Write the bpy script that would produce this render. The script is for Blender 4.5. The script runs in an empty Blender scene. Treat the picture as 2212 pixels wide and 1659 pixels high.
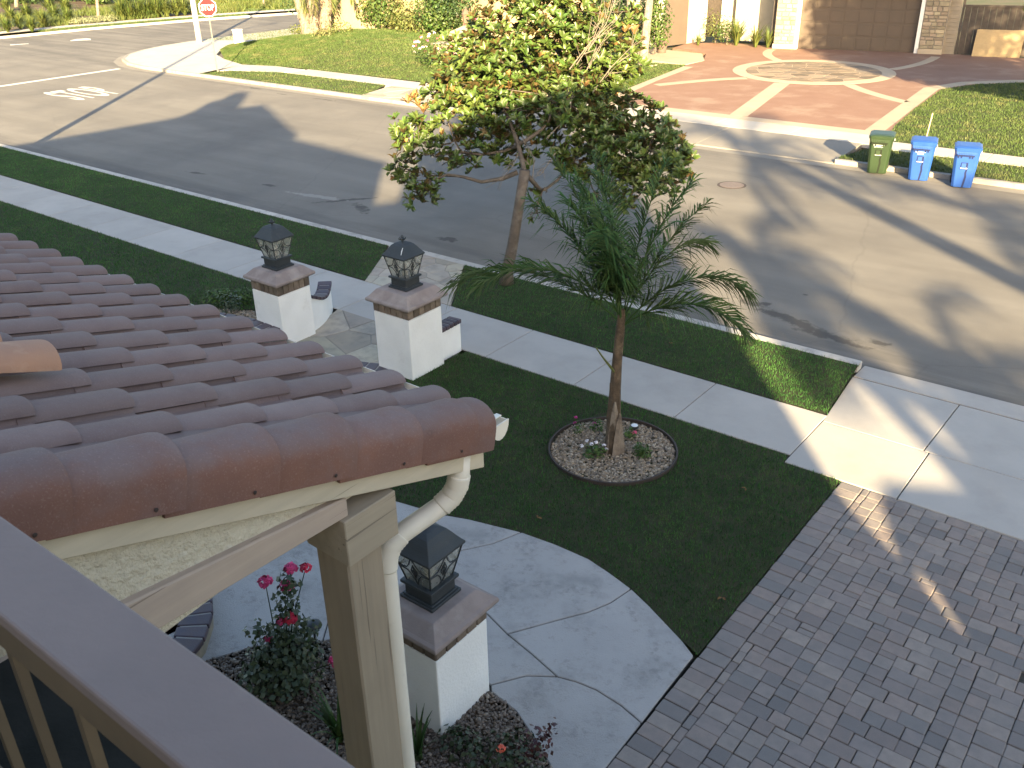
import bpy, bmesh, math, random
import numpy as np
from mathutils import Vector, Matrix
random.seed(11); rng = np.random.default_rng(11)
S = bpy.context.scene
COL = S.collection
# World frame: X runs along the street (to the right), Y runs away from the house across the street, Z up, metres.
# ------------------------------------------------------------------ camera
CAM_H = 6.45
PITCH = math.radians(27.15); ROLL = math.atan(85/3925.); HEAD = math.radians(38.3)
FPX, CX, CY = 2000.0, 1106.0, 829.5           # focal length and centre for a 2212 px wide frame
_hf = np.array([-math.sin(HEAD), math.cos(HEAD), 0]); _hr = np.array([math.cos(HEAD), math.sin(HEAD), 0]); _z = np.array([0, 0, 1.0])
_fw = _hf*math.cos(PITCH) - _z*math.sin(PITCH); _u0 = _hf*math.sin(PITCH) + _z*math.cos(PITCH)
_rt = math.cos(ROLL)*_hr - math.sin(ROLL)*_u0; _up = math.sin(ROLL)*_hr + math.cos(ROLL)*_u0
CPOS = np.array([0, 0, CAM_H])
cam_d = bpy.data.cameras.new('camera'); cam = bpy.data.objects.new('camera', cam_d); COL.objects.link(cam)
cam.matrix_world = Matrix(((_rt[0], _up[0], -_fw[0], 0), (_rt[1], _up[1], -_fw[1], 0), (_rt[2], _up[2], -_fw[2], CAM_H), (0, 0, 0, 1)))
cam_d.sensor_width = 36; cam_d.sensor_fit = 'HORIZONTAL'; cam_d.lens = 36*FPX/2212
cam_d.clip_start = 0.05; cam_d.clip_end = 3000
cam_d.dof.use_dof = True; cam_d.dof.focus_distance = 14; cam_d.dof.aperture_fstop = 15
S.camera = cam
# ------------------------------------------------------------------ sky, sun, exposure
SUN_EL = math.radians(16.5)
SH = np.array([-0.656, 0.755])                # horizontal direction in which shadows fall
SLOPE = math.tan(SUN_EL)
wd = bpy.data.worlds.new('World'); S.world = wd; wd.use_nodes = True
nt = wd.node_tree; nt.nodes.clear()
sky = nt.nodes.new('ShaderNodeTexSky'); sky.sky_type = 'NISHITA'; sky.sun_disc = False
sky.sun_elevation = SUN_EL; sky.sun_rotation = math.atan2(-SH[0], -SH[1]); sky.air_density = 1.0; sky.dust_density = 2.2; sky.ozone_density = 0.7
bg = nt.nodes.new('ShaderNodeBackground'); bg.inputs[1].default_value = 0.078
wo = nt.nodes.new('ShaderNodeOutputWorld'); nt.links.new(sky.outputs[0], bg.inputs[0]); nt.links.new(bg.outputs[0], wo.inputs[0])
sl = bpy.data.lights.new('sun', 'SUN'); sl.energy = 5.0; sl.angle = math.radians(0.55); sl.color = (1.0, 0.78, 0.45)
sun = bpy.data.objects.new('sun', sl); COL.objects.link(sun); sun.location = (20, -30, 30)
sun.rotation_euler = Vector((SH[0], SH[1], -SLOPE)).to_track_quat('-Z', 'Y').to_euler()
S.view_settings.view_transform = 'Standard'; S.view_settings.look = 'None'; S.view_settings.gamma = 1
S.view_settings.exposure = 2.55; S.view_settings.use_curve_mapping = False
# ------------------------------------------------------------------ helpers: placing
def _ray(x, y): return _fw*FPX + _rt*(x-CX) + _up*(CY-y)
def gp(x, y, z=0.0):
    """ground point seen in the photograph's direction (x, y) at height z"""
    d = _ray(x, y); return CPOS + d*((z-CAM_H)/d[2])
def dp(x, y, dep):
    return CPOS + _ray(x, y)/FPX*dep
def g2(pts, z=0.13): return [tuple(gp(x, y, z)[:2]) for x, y in pts]
K = 0.13                                       # kerb height: street is z = 0, pavements and lawns z = K
# ------------------------------------------------------------------ helpers: objects
def tag(o, label=None, cat=None, group=None, kind=None):
    if label: o['label'] = label
    if cat: o['category'] = cat
    if group: o['group'] = group
    if kind: o['kind'] = kind
    return o
def thing(name, label, cat, loc=(0, 0, 0), rz=0, group=None, kind=None):
    o = bpy.data.objects.new(name, None); COL.objects.link(o); o.empty_display_size = .1
    o.location = loc; o.rotation_euler = (0, 0, rz); return tag(o, label, cat, group, kind)
def link(name, me, parent=None, loc=None, rz=None):
    o = bpy.data.objects.new(name, me); COL.objects.link(o)
    if parent is not None: o.parent = parent
    if loc is not None: o.location = loc
    if rz is not None: o.rotation_euler = (0, 0, rz)
    return o
def children(o): return [c for c in bpy.data.objects if c.parent == o]
def copy_tree(o, parent=None):
    c = o.copy(); COL.objects.link(c); c.parent = parent
    for ch in list(o.children): copy_tree(ch, c)
    return c
class MB:
    def __init__(s): s.v = []; s.f = []
    def add(s, vs, fs):
        n = len(s.v); s.v += [tuple(map(float, p)) for p in vs]; s.f += [tuple(i+n for i in f) for f in fs]; return s
    def box(s, c, d, rz=0, top=(1, 1), sh=(0, 0)):
        x, y, z = d[0]/2, d[1]/2, d[2]/2; cr, sr = math.cos(rz), math.sin(rz); vs = []
        for k, (tx, ty) in ((-1, (1, 1)), (1, top)):
            for a, b in ((-1, -1), (1, -1), (1, 1), (-1, 1)):
                px, py = a*x*tx + (sh[0] if k > 0 else 0), b*y*ty + (sh[1] if k > 0 else 0)
                vs.append((c[0]+px*cr-py*sr, c[1]+px*sr+py*cr, c[2]+k*z))
        return s.add(vs, [(3, 2, 1, 0), (4, 5, 6, 7), (0, 1, 5, 4), (1, 2, 6, 5), (2, 3, 7, 6), (3, 0, 4, 7)])
    def prism(s, poly, z0, z1, zt=None):
        a = sum(poly[i][0]*poly[(i+1) % len(poly)][1]-poly[(i+1) % len(poly)][0]*poly[i][1] for i in range(len(poly)))
        if a < 0: poly = poly[::-1]; zt = zt[::-1] if zt else None
        n = len(poly); vs = [(p[0], p[1], z0) for p in poly] + [(p[0], p[1], zt[i] if zt else z1) for i, p in enumerate(poly)]
        fs = [tuple(range(n-1, -1, -1)), tuple(range(n, 2*n))] + [(i, (i+1) % n, n+(i+1) % n, n+i) for i in range(n)]
        return s.add(vs, fs)
    def wall_prism(s, poly, axis, a0, a1):
        """polygon in (h, z) extruded along x (axis 0: h = y) or y (axis 1: h = x)"""
        n = len(poly); mk = (lambda h, z, a: (a, h, z)) if axis == 0 else (lambda h, z, a: (h, a, z))
        vs = [mk(h, z, a0) for h, z in poly] + [mk(h, z, a1) for h, z in poly]
        return s.add(vs, [tuple(range(n-1, -1, -1)), tuple(range(n, 2*n))] + [(i, (i+1) % n, n+(i+1) % n, n+i) for i in range(n)])
    def tube(s, pts, rad, n=8, cap=True):
        pts = [Vector(p) for p in pts]; m = len(pts)
        if not hasattr(rad, '__len__'): rad = [rad]*m
        ref = None; base = len(s.v); vs = []; fs = []
        for i, p in enumerate(pts):
            t = (pts[min(i+1, m-1)]-pts[max(i-1, 0)]).normalized()
            if ref is None: ref = Vector((0, 0, 1)) if abs(t.z) < .9 else Vector((1, 0, 0))
            a = (ref - t*ref.dot(t)).normalized(); ref = a; b = t.cross(a)
            for k in range(n):
                w = 2*math.pi*k/n; vs.append(p + (a*math.cos(w)+b*math.sin(w))*rad[i])
        for i in range(m-1):
            for k in range(n): fs.append((i*n+k, i*n+(k+1) % n, (i+1)*n+(k+1) % n, (i+1)*n+k))
        if cap: fs.append(tuple(range(n-1, -1, -1))); fs.append(tuple((m-1)*n+k for k in range(n)))
        return s.add(vs, fs)
    def lathe(s, prof, n=16, c=(0, 0, 0), sq=False):
        vs = []; fs = []; m = len(prof)
        for r, z in prof:
            for k in range(n):
                w = 2*math.pi*(k+(.5 if sq else 0))/n; rr = r*(math.sqrt(2) if sq else 1)
                vs.append((c[0]+rr*math.cos(w), c[1]+rr*math.sin(w), c[2]+z))
        for i in range(m-1):
            for k in range(n): fs.append((i*n+k, i*n+(k+1) % n, (i+1)*n+(k+1) % n, (i+1)*n+k))
        fs.append(tuple(range(n-1, -1, -1))); fs.append(tuple((m-1)*n+k for k in range(n)))
        return s.add(vs, fs)
    def mesh(s, name, mat, smooth=False, bevel=0, seg=1):
        me = bpy.data.meshes.new(name); me.from_pydata(s.v, [], s.f)
        if bevel:
            bm = bmesh.new(); bm.from_mesh(me)
            ed = [e for e in bm.edges if len(e.link_faces) == 2 and e.calc_face_angle(0) > .5]
            bmesh.ops.bevel(bm, geom=ed, offset=bevel, segments=seg, affect='EDGES', profile=.5, clamp_overlap=True)
            bm.to_mesh(me); bm.free()
        me.update()
        if mat: me.materials.append(mat)
        if smooth: me.polygons.foreach_set('use_smooth', [True]*len(me.polygons))
        return me
    def build(s, name, mat, parent=None, smooth=False, bevel=0, seg=1, loc=None, rz=None):
        return link(name, s.mesh(name, mat, smooth, bevel, seg), parent, loc, rz)
def np_mesh(name, verts, tris, mat, nside=3, smooth=False):
    verts = np.asarray(verts, np.float32).reshape(-1, 3); tris = np.asarray(tris, np.int32).reshape(-1, nside)
    me = bpy.data.meshes.new(name); me.vertices.add(len(verts)); me.vertices.foreach_set('co', verts.ravel())
    me.loops.add(tris.size); me.loops.foreach_set('vertex_index', tris.ravel())
    me.polygons.add(len(tris)); me.polygons.foreach_set('loop_start', np.arange(0, tris.size, nside, dtype=np.int32))
    me.polygons.foreach_set('loop_total', np.full(len(tris), nside, np.int32))
    if smooth: me.polygons.foreach_set('use_smooth', np.ones(len(tris), bool))
    me.update(calc_edges=True); me.materials.append(mat); return me
def in_poly(px, py, poly):
    r = np.zeros(len(px), bool); n = len(poly)
    for i in range(n):
        x1, y1 = poly[i]; x2, y2 = poly[(i+1) % n]
        if y1 == y2: continue
        r ^= ((y1 > py) != (y2 > py)) & (px < (x2-x1)*(py-y1)/(y2-y1)+x1)
    return r
def clip_half(poly, p, n):
    out = []
    for i in range(len(poly)):
        a, b = poly[i], poly[(i+1) % len(poly)]
        da = (a[0]-p[0])*n[0]+(a[1]-p[1])*n[1]; db = (b[0]-p[0])*n[0]+(b[1]-p[1])*n[1]
        if da <= 0: out.append(a)
        if da*db < 0: t = da/(da-db); out.append((a[0]+(b[0]-a[0])*t, a[1]+(b[1]-a[1])*t))
    return out
def voronoi_cells(region, nseed, gap, rnd):
    xs = [p[0] for p in region]; ys = [p[1] for p in region]; seeds = []
    k = 0
    while len(seeds) < nseed and k < 4000:
        k += 1
        p = (rnd.uniform(min(xs), max(xs)), rnd.uniform(min(ys), max(ys)))
        if not in_poly(np.array([p[0]]), np.array([p[1]]), region)[0]: continue
        best = min([(p[0]-q[0])**2+(p[1]-q[1])**2 for q in seeds] or [9e9])
        area = (max(xs)-min(xs))*(max(ys)-min(ys))
        if best < .35*area/nseed*(1-k/4000): continue
        seeds.append(p)
    cells = []
    for i, p in enumerate(seeds):
        poly = list(region)
        for j, q in enumerate(seeds):
            if i == j: continue
            d = math.hypot(q[0]-p[0], q[1]-p[1]); n = ((q[0]-p[0])/d, (q[1]-p[1])/d)
            m = ((p[0]+q[0])/2-n[0]*gap/2, (p[1]+q[1])/2-n[1]*gap/2); poly = clip_half(poly, m, n)
            if len(poly) < 3: break
        if len(poly) >= 3: cells.append(poly)
    return cells
def shrink(poly, d):
    """move every edge of a polygon inwards by d"""
    n = len(poly); a = sum(poly[i][0]*poly[(i+1) % n][1]-poly[(i+1) % n][0]*poly[i][1] for i in range(n))
    if a < 0: poly = poly[::-1]
    out = []
    for i in range(n):
        p0, p1, p2 = Vector(poly[i-1]), Vector(poly[i]), Vector(poly[(i+1) % n])
        e1 = (p1-p0).normalized(); e2 = (p2-p1).normalized(); n1 = Vector((-e1.y, e1.x)); n2 = Vector((-e2.y, e2.x))
        m = (n1+n2); m = m/max(m.length_squared/2, .3) if m.length > 1e-6 else n1
        out.append(tuple(p1+m*d))
    return out
# ------------------------------------------------------------------ helpers: materials
def s2l(c): return tuple((x/12.92 if x <= .04045 else ((x+.055)/1.055)**2.4) for x in c)
class NT:
    def __init__(s, name):
        s.m = bpy.data.materials.new(name); s.m.use_nodes = True; s.t = s.m.node_tree; s.t.nodes.clear()
        s.out = s.n('OutputMaterial'); s.b = s.n('BsdfPrincipled'); s.l(s.b.outputs[0], s.out.inputs[0])
        s.pos = s.n('NewGeometry')
    def n(s, t): return s.t.nodes.new('ShaderNode'+t)
    def l(s, a, b): s.t.links.new(a, b)
    def noise(s, scale, detail=3, rough=.55, vec=None, dim='3D'):
        k = s.n('TexNoise'); k.inputs['Scale'].default_value = scale; k.inputs['Detail'].default_value = detail
        k.inputs['Roughness'].default_value = rough; s.l(vec if vec else s.pos.outputs['Position'], k.inputs['Vector']); return k.outputs[0]
    def ramp(s, fac, a, b, ca=0., cb=1.):
        k = s.n('MapRange'); k.inputs[1].default_value = a; k.inputs[2].default_value = b; k.inputs[3].default_value = ca; k.inputs[4].default_value = cb
        s.l(fac, k.inputs[0]); return k.outputs[0]
    def mix(s, fac, a, b, mode='MIX'):
        k = s.n('Mix'); k.data_type = 'RGBA'; k.blend_type = mode
        for v, i in ((fac, 0), (a, 6), (b, 7)):
            if hasattr(v, 'is_linked') or hasattr(v, 'links'): s.l(v, k.inputs[i])
            elif i == 0: k.inputs[0].default_value = v
            else: k.inputs[i].default_value = (*v[:3], 1)
        return k.outputs[2]
    def math(s, op, a, b=None):
        k = s.n('Math'); k.operation = op
        for i, v in enumerate((a, b)):
            if v is None: continue
            if hasattr(v, 'links'): s.l(v, k.inputs[i])
            else: k.inputs[i].default_value = v
        return k.outputs[0]
    def val(s, col, f):
        k = s.n('HueSaturation'); s.l(col, k.inputs['Color']) if hasattr(col, 'links') else None
        if not hasattr(col, 'links'): k.inputs['Color'].default_value = (*col, 1)
        s.l(f, k.inputs['Value']); return k.outputs[0]
    def bump(s, h, strength, dist=.01):
        k = s.n('Bump'); k.inputs['Strength'].default_value = strength; k.inputs['Distance'].default_value = dist
        s.l(h, k.inputs['Height']); s.l(k.outputs[0], s.b.inputs['Normal']); return k
    def done(s, col, rough=.8, spec=.3, metal=0.):
        if hasattr(col, 'links'): s.l(col, s.b.inputs['Base Color'])
        else: s.b.inputs['Base Color'].default_value = (*col, 1)
        if hasattr(rough, 'links'): s.l(rough, s.b.inputs['Roughness'])
        else: s.b.inputs['Roughness'].default_value = rough
        s.b.inputs['Specular IOR Level'].default_value = spec; s.b.inputs['Metallic'].default_value = metal
        return s.m
def pm(name, c1, c2=None, scale=4, rough=.8, spec=.3, bump=0, bscale=60, bdist=.01, rnd=None, amt=.15, c3=None, s3=1, t3=(.5, .7), metal=0, detail=4, hue=0):
    """general surface: two colours mixed by noise, a third in patches, value varied per object or per island, fine relief"""
    t = NT(name); c2 = c2 or tuple(x*.8 for x in c1)
    col = t.mix(t.ramp(t.noise(scale, detail), .35, .65), c1, c2)
    if c3: col = t.mix(t.ramp(t.noise(s3, 5, .6), *t3), col, c3)
    if rnd:
        r = t.n('ObjectInfo').outputs['Random'] if rnd == 'obj' else t.pos.outputs['Random Per Island']
        col = t.val(col, t.ramp(r, 0, 1, 1-amt, 1+amt))
        if hue:
            hs = [x for x in t.t.nodes if x.type == 'HUE_SAT'][0]
            t.l(t.ramp(t.math('FRACT', t.math('MULTIPLY', r, 7.13)), 0, 1, .5-hue, .5+hue), hs.inputs['Hue'])
    if bump: t.bump(t.noise(bscale, 4, .6), bump, bdist)
    return t.done(col, rough, spec, metal)
# ------------------------------------------------------------------ materials
def stain(t, cx, cy, ang, lx, ly, sc=2.2, lo=.95, hi=.7):
    a = t.n('VectorMath'); a.operation = 'SUBTRACT'; t.l(t.pos.outputs['Position'], a.inputs[0]); a.inputs[1].default_value = (cx, cy, 0)
    r = t.n('VectorRotate'); r.rotation_type = 'Z_AXIS'; t.l(a.outputs[0], r.inputs['Vector']); r.inputs['Angle'].default_value = -ang
    m = t.n('VectorMath'); m.operation = 'MULTIPLY'; t.l(r.outputs[0], m.inputs[0]); m.inputs[1].default_value = (1/lx, 1/ly, 0)
    ln = t.n('VectorMath'); ln.operation = 'LENGTH'; t.l(m.outputs[0], ln.inputs[0])
    d = t.math('ADD', ln.outputs['Value'], t.ramp(t.noise(sc, 4, .6), .3, .7, -.55, .55))
    return t.ramp(d, lo, hi)
def asphalt():
    t = NT('asphalt_worn'); mp = t.n('Mapping'); t.l(t.pos.outputs['Position'], mp.inputs[0]); mp.inputs['Scale'].default_value = (.12, 1.0, 1)
    col = t.mix(t.ramp(t.noise(.9, 5, .6, mp.outputs[0]), .3, .7), (.150, .138, .122), (.205, .190, .168))
    col = t.mix(t.ramp(t.noise(.33, 4, .6), .45, .72), col, (.128, .119, .109))
    col = t.mix(t.ramp(t.noise(170, 2, .7), .55, .75, 0, .55), col, (.32, .30, .27))
    col = t.mix(t.ramp(t.noise(120, 2, .7), .28, .42, .6, 0), col, (.07, .066, .062))
    # dirt and drips along the near gutter, drips along the far gutter
    sx = t.n('SeparateXYZ'); t.l(t.pos.outputs['Position'], sx.inputs[0]); y = sx.outputs[1]
    for y0, y1, st in ((15.0, 13.6, .62), (23.9, 25.2, .5)):
        g = t.math('MULTIPLY', t.ramp(y, y0, y1), t.ramp(t.noise(1.6, 5, .65, mp.outputs[0]), .42, .62, 0, st)); col = t.mix(g, col, (.075, .070, .068))
    f = None
    for a in ((-5.3, 14.62, -.28, .95, .17), (-4.55, 14.33, -.1, .75, .16), (-6.2, 14.95, -.2, .45, .13), (-3.78, 14.55, .0, .24, .11), (-4.05, 14.22, .1, .2, .08), (-6.0, 15.05, 0, .15, .1), (-5.6, 15.9, 0, .09, .06), (-16.6, 15.2, -.5, .55, .16), (-13.2, 14.6, 0, .28, .16), (-20.2, 15.3, .2, .3, .1), (-23, 15.0, .1, .35, .1), (-17.4, 15.5, .9, .9, .1), (-33, 25.0, 0, .5, .08), (-28.6, 24.8, .05, .8, .07), (-31, 24.7, 0, .4, .06)):
        k = stain(t, *a, sc=5, lo=1.0, hi=.5); f = k if f is None else t.math('MAXIMUM', f, k)
    col = t.mix(t.math('MULTIPLY', f, .62), col, (.032, .028, .026))
    f = stain(t, -18.2, 15.3, .15, 1.0, .14, 4); col = t.mix(t.math('MULTIPLY', f, .35), col, (.4, .38, .35))
    # fine cracks
    v = t.n('TexVoronoi'); v.feature = 'DISTANCE_TO_EDGE'; v.inputs['Scale'].default_value = .11; nn = t.n('Mix'); nn.data_type = 'RGBA'; nn.blend_type = 'LINEAR_LIGHT'; nn.inputs[0].default_value = .25
    t.l(t.pos.outputs['Position'], nn.inputs[6]); kk = t.n('TexNoise'); kk.inputs['Scale'].default_value = .8; kk.inputs['Detail'].default_value = 5; t.l(t.pos.outputs['Position'], kk.inputs['Vector']); t.l(kk.outputs['Color'], nn.inputs[7]); t.l(nn.outputs[2], v.inputs['Vector'])
    col = t.mix(t.ramp(v.outputs['Distance'], .0030, .001, 0, .16), col, (.08, .075, .07))
    h = t.math('ADD', t.noise(150, 3, .7), t.noise(40, 2)); t.bump(h, .5, .008)
    return t.done(col, .88, .25)
def concrete(name, c1, c2, dirt=(.22, .20, .18), crack=False, bs=.25, rnd='obj', amt=.05, blot=1.3, st=.4):
    t = NT(name); col = t.mix(t.ramp(t.noise(1.1, 5, .6), .3, .7), c1, c2)
    col = t.mix(t.ramp(t.noise(blot, 6, .65), .52, .75, 0, st), col, dirt)
    col = t.mix(t.ramp(t.noise(90, 2), .6, .8, 0, .25), col, tuple(x*.6 for x in c1))
    r = t.n('ObjectInfo').outputs['Random']; col = t.val(col, t.ramp(r, 0, 1, 1-amt, 1+amt))
    h = t.math('ADD', t.noise(70, 4, .6), t.noise(7, 3)); 
    if crack:
        w = t.ramp(t.noise(4.5, 8, .72), .5, .62, 0, 1); col = t.mix(t.math('MULTIPLY', w, t.ramp(t.noise(14, 4), .45, .6, 0, .5)), col, tuple(x*.5 for x in c1)); h = t.math('ADD', h, t.math('MULTIPLY', w, .8))
    t.bump(h, bs, .01); return t.done(col, .85, .3)
A = {}
A['asphalt'] = asphalt()
A['walk'] = concrete('concrete_sidewalk', (.43, .40, .365), (.37, .345, .315), st=.25)
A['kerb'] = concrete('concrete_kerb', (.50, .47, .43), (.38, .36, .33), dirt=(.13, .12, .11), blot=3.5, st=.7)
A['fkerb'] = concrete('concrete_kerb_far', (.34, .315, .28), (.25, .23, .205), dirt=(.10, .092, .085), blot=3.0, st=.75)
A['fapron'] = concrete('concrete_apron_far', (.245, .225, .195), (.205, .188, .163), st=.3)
A['fsoil'] = pm('lawn_soil_far', (.042, .060, .016), (.060, .066, .022), 5, .95)
A['farwalk'] = concrete('concrete_pale', (.46, .43, .385), (.41, .38, .335), st=.2)
A['stamp'] = concrete('concrete_stamped', (.40, .375, .355), (.34, .32, .305), dirt=(.21, .205, .19), crack=True, bs=.55, blot=2.2, st=.65)
A['joint'] = pm('joint_dark', (.05, .047, .043), rough=.95)
A['paver'] = None
t = NT('paver_tumbled'); r = t.n('ObjectInfo').outputs['Random']; r2 = t.pos.outputs['Random Per Island']
rr = t.math('FRACT', t.math('ADD', t.math('MULTIPLY', r, 5.7), t.math('MULTIPLY', r2, 3.1)))
cr = t.n('ValToRGB'); t.l(rr, cr.inputs[0]); el = cr.color_ramp.elements
el[0].position = 0; el[0].color = (.205, .170, .155, 1); el[1].position = 1; el[1].color = (.165, .152, .146, 1)
for p, c in ((.2, (.285, .228, .198)), (.4, (.190, .176, .168)), (.55, (.315, .262, .225)), (.72, (.235, .205, .190)), (.86, (.27, .222, .2))): e = el.new(p); e.color = (*c, 1)
col = t.mix(t.ramp(t.noise(9, 5, .65), .35, .7, 0, .5), cr.outputs[0], (.165, .150, .142)); col = t.mix(t.ramp(t.noise(130, 2), .55, .75, 0, .35), col, (.30, .27, .25))
t.bump(t.math('ADD', t.noise(60, 4, .7), t.noise(240, 2)), .45, .006); A['paver'] = t.done(col, .85, .3)
def grass_mat(name, dark, light, dry, amt=.35, ps=.7, dryt=(.6, .78), mow=None):
    t = NT(name); col = t.mix(t.ramp(t.noise(ps, 4, .6), .35, .68), dark, light)
    col = t.mix(t.ramp(t.noise(ps*6, 3, .6), .50, .72, 0, .6), col, tuple(x*.45 for x in dark))
    col = t.mix(t.ramp(t.noise(ps*3.1, 4, .65), *dryt, 0, .75), col, dry)
    col = t.val(col, t.ramp(t.pos.outputs['Random Per Island'], 0, 1, 1-amt, 1+amt))
    t.b.inputs['Subsurface Weight'].default_value = 0
    return t.done(col, .6, .25)
A['grass'] = grass_mat('grass_blades_near', (.028, .098, .020), (.062, .160, .034), (.15, .19, .06), .55, 1.1, (.56, .8))
A['grass_far'] = grass_mat('grass_blades_far', (.046, .080, .018), (.066, .100, .024), (.150, .140, .060), .35, .5, (.5, .72))
A['soil'] = pm('lawn_soil', (.028, .034, .014), (.045, .040, .020), 6, .95)
A['mulch'] = pm('mulch', (.115, .075, .048), (.06, .042, .03), 8, .95, bump=.6, bscale=50, c3=(.17, .14, .09), s3=1.2)
A['ground'] = pm('ground_earth', (.12, .10, .06), (.08, .09, .04), .6, .95)
A['flag'] = pm('flagstone', (.40, .345, .265), (.32, .29, .24), 2.5, .8, bump=.35, bscale=25, rnd='obj', amt=.2, hue=.02, c3=(.22, .20, .17), s3=3.5, t3=(.5, .75))
A['mortar'] = pm('flagstone_mortar', (.27, .25, .22), (.22, .20, .18), 9, .9, bump=.3)
A['paint'] = pm('road_paint', (.66, .64, .58), (.55, .53, .47), 6, .7, c3=(.33, .31, .28), s3=9, t3=(.56, .72))
A['red'] = concrete('concrete_red_stamped', (.215, .122, .085), (.25, .152, .110), dirt=(.34, .25, .185), rnd=None, amt=.02, blot=.55, st=.65, bs=.3)
A['cream'] = concrete('concrete_cream_band', (.42, .345, .255), (.37, .305, .225), st=.2)
# ------------------------------------------------------------------ setting: ground, street
def sheet(name, poly, z, mat, kind='structure', parent=None):
    me = bpy.data.meshes.new(name); p = poly
    a = sum(p[i][0]*p[(i+1) % len(p)][1]-p[(i+1) % len(p)][0]*p[i][1] for i in range(len(p)))
    if a < 0: p = p[::-1]
    me.from_pydata([(x, y, z) for x, y in p], [], [tuple(range(len(p)))]); me.materials.append(mat); me.update()
    o = link(name, me, parent)
    if kind: o['kind'] = kind
    return o
sheet('ground', [(-1500, -1500), (1500, -1500), (1500, 1500), (-1500, 1500)], -.03, A['ground'])
KN, KF = 13.45, 25.60                     # road-side faces of the near and the far kerb
NK, FK = -48.7, -60.6                     # cross street: near and far kerb faces (x)
FARK = [(-62.0, -60), (-61.5, 28), (-60.8, 34), (-59.2, 40), (-57.6, 44), (-55.5, 48.5), (-52, 56), (-45.5, 68)]     # far kerb of the cross street
NEARK = [(-37.5, 66), (-43, 56), (-46.8, 47.5), (-48.5, 41)]
sheet('street', [(-41, KN-.2), (200, KN-.2), (200, KF+.3), (-38, KF+.3), (-38, 36), (-47.5, 42), (-45.8, 47.5), (-42, 56.5), (-36.7, 66.3)] + [(x-.3, y) for x, y in FARK[::-1]] + [(-41, -60)], 0.0, A['asphalt'])
# near kerb, built in cast lengths
def kerb_run(parent, pts, w, z0, z1, mat, name, step=3.0, inner=1, gap=.008, bev=.012):
    """cast kerb lengths along a polyline; the body lies on its left (inner=1)"""
    for i in range(len(pts)-1):
        a, b = Vector(pts[i]), Vector(pts[i+1]); L = (b-a).length; n = max(1, round(L/step)); d = (b-a)/L; nr = Vector((-d.y, d.x))*inner
        for k in range(n):
            p, q = a+d*(L*k/n+gap/2), a+d*(L*(k+1)/n-gap/2)
            MB().prism([tuple(p), tuple(q), tuple(q+nr*w), tuple(p+nr*w)], z0, z1).build(name, mat, parent, bevel=bev)
nk = thing('near_kerb', None, None, kind='structure')
kerb_run(nk, [(-52, KN), (-3.70, KN)], .19, -.02, K, A['kerb'], 'kerb_length', 3.0, -1)
kerb_run(nk, [(9, KN), (40, KN)], .19, -.02, K, A['kerb'], 'kerb_length', 3.0, -1)
# far kerb with its gutter and the corner return
arc = [(NK, 33.2), (-48.4, 30.9), (-47.75, 29.1), (-46.8, 27.6), (-45.6, 26.6), (-44.1, 25.95), (-42.4, 25.65), (-40.5, KF)]
fk = thing('far_kerb', None, None, kind='structure')
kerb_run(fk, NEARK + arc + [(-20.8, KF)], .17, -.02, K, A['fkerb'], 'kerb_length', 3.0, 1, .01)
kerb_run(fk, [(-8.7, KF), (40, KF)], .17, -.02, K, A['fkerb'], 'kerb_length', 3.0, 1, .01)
def offset(pts, d):
    out = []
    for i, p in enumerate(pts):
        a = Vector(pts[max(i-1, 0)]); b = Vector(pts[min(i+1, len(pts)-1)]); t = (b-a).normalized(); out.append((p[0]+t.y*d, p[1]-t.x*d))
    return out
gl = NEARK + arc + [(40, KF)]; go = offset(gl, .42)
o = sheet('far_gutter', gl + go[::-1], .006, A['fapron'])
# ------------------------------------------------------------------ near pavement: sidewalk slabs, driveway apron
sw = thing('near_sidewalk', None, None, kind='structure')
SW0, SW1 = 10.18, 11.46
MB().prism([(-60, SW0), (60, SW0), (60, SW1), (-60, SW1)], -.02, K-.015).build('joint_bed', A['joint'], sw)
xs = [-3.50-1.69*k for k in range(0, 27)]
for k, x in enumerate(xs): MB().prism([(x-1.69+.005, SW0), (x-.005, SW0), (x-.005, SW1), (x-1.69+.005, SW1)], 0, K).build('slab', A['walk'], sw, bevel=.008)
for x0, x1 in ((-3.5, -2.09), (-2.09, -.4), (-.4, 1.4), (1.4, 3.2), (3.2, 5)): MB().prism([(x0+.007, 9.98), (x1-.007, 9.98), (x1-.007, 11.27), (x0+.007, 11.27)], 0, K).build('slab', A['walk'], sw, bevel=.008)
ap = thing('near_driveway_apron', None, None, kind='structure')
for (x0, x1, xl) in ((-3.5, -2.16, -3.70), (-2.16, -.4, -2.16), (-.4, 1.4, -.4), (1.4, 5, 1.4)):
    MB().prism([(x0+.007, 11.284), (x1-.007, 11.284), (x1-.007, 13.02), (xl+.007, 13.02)], -.02, K, [K-.002, K-.002, .035, .035]).build('slab', A['walk'], ap, bevel=.006)
MB().prism([(-3.69, 13.07), (9, 13.07), (9, 13.56), (-3.69, 13.56)], -.02, .02, [.028, .028, .008, .008]).build('gutter_slab', A['walk'], ap, bevel=.006)
MB().prism([(-3.69, 13.02), (9, 13.02), (9, 13.07), (-3.69, 13.07)], -.02, .012).build('joint_bed', A['joint'], ap)
MB().prism([(-3.52, 9.97), (6, 9.97), (6, 11.29), (-3.52, 11.29)], -.03, K-.03).build('joint_bed', A['joint'], ap)
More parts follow.
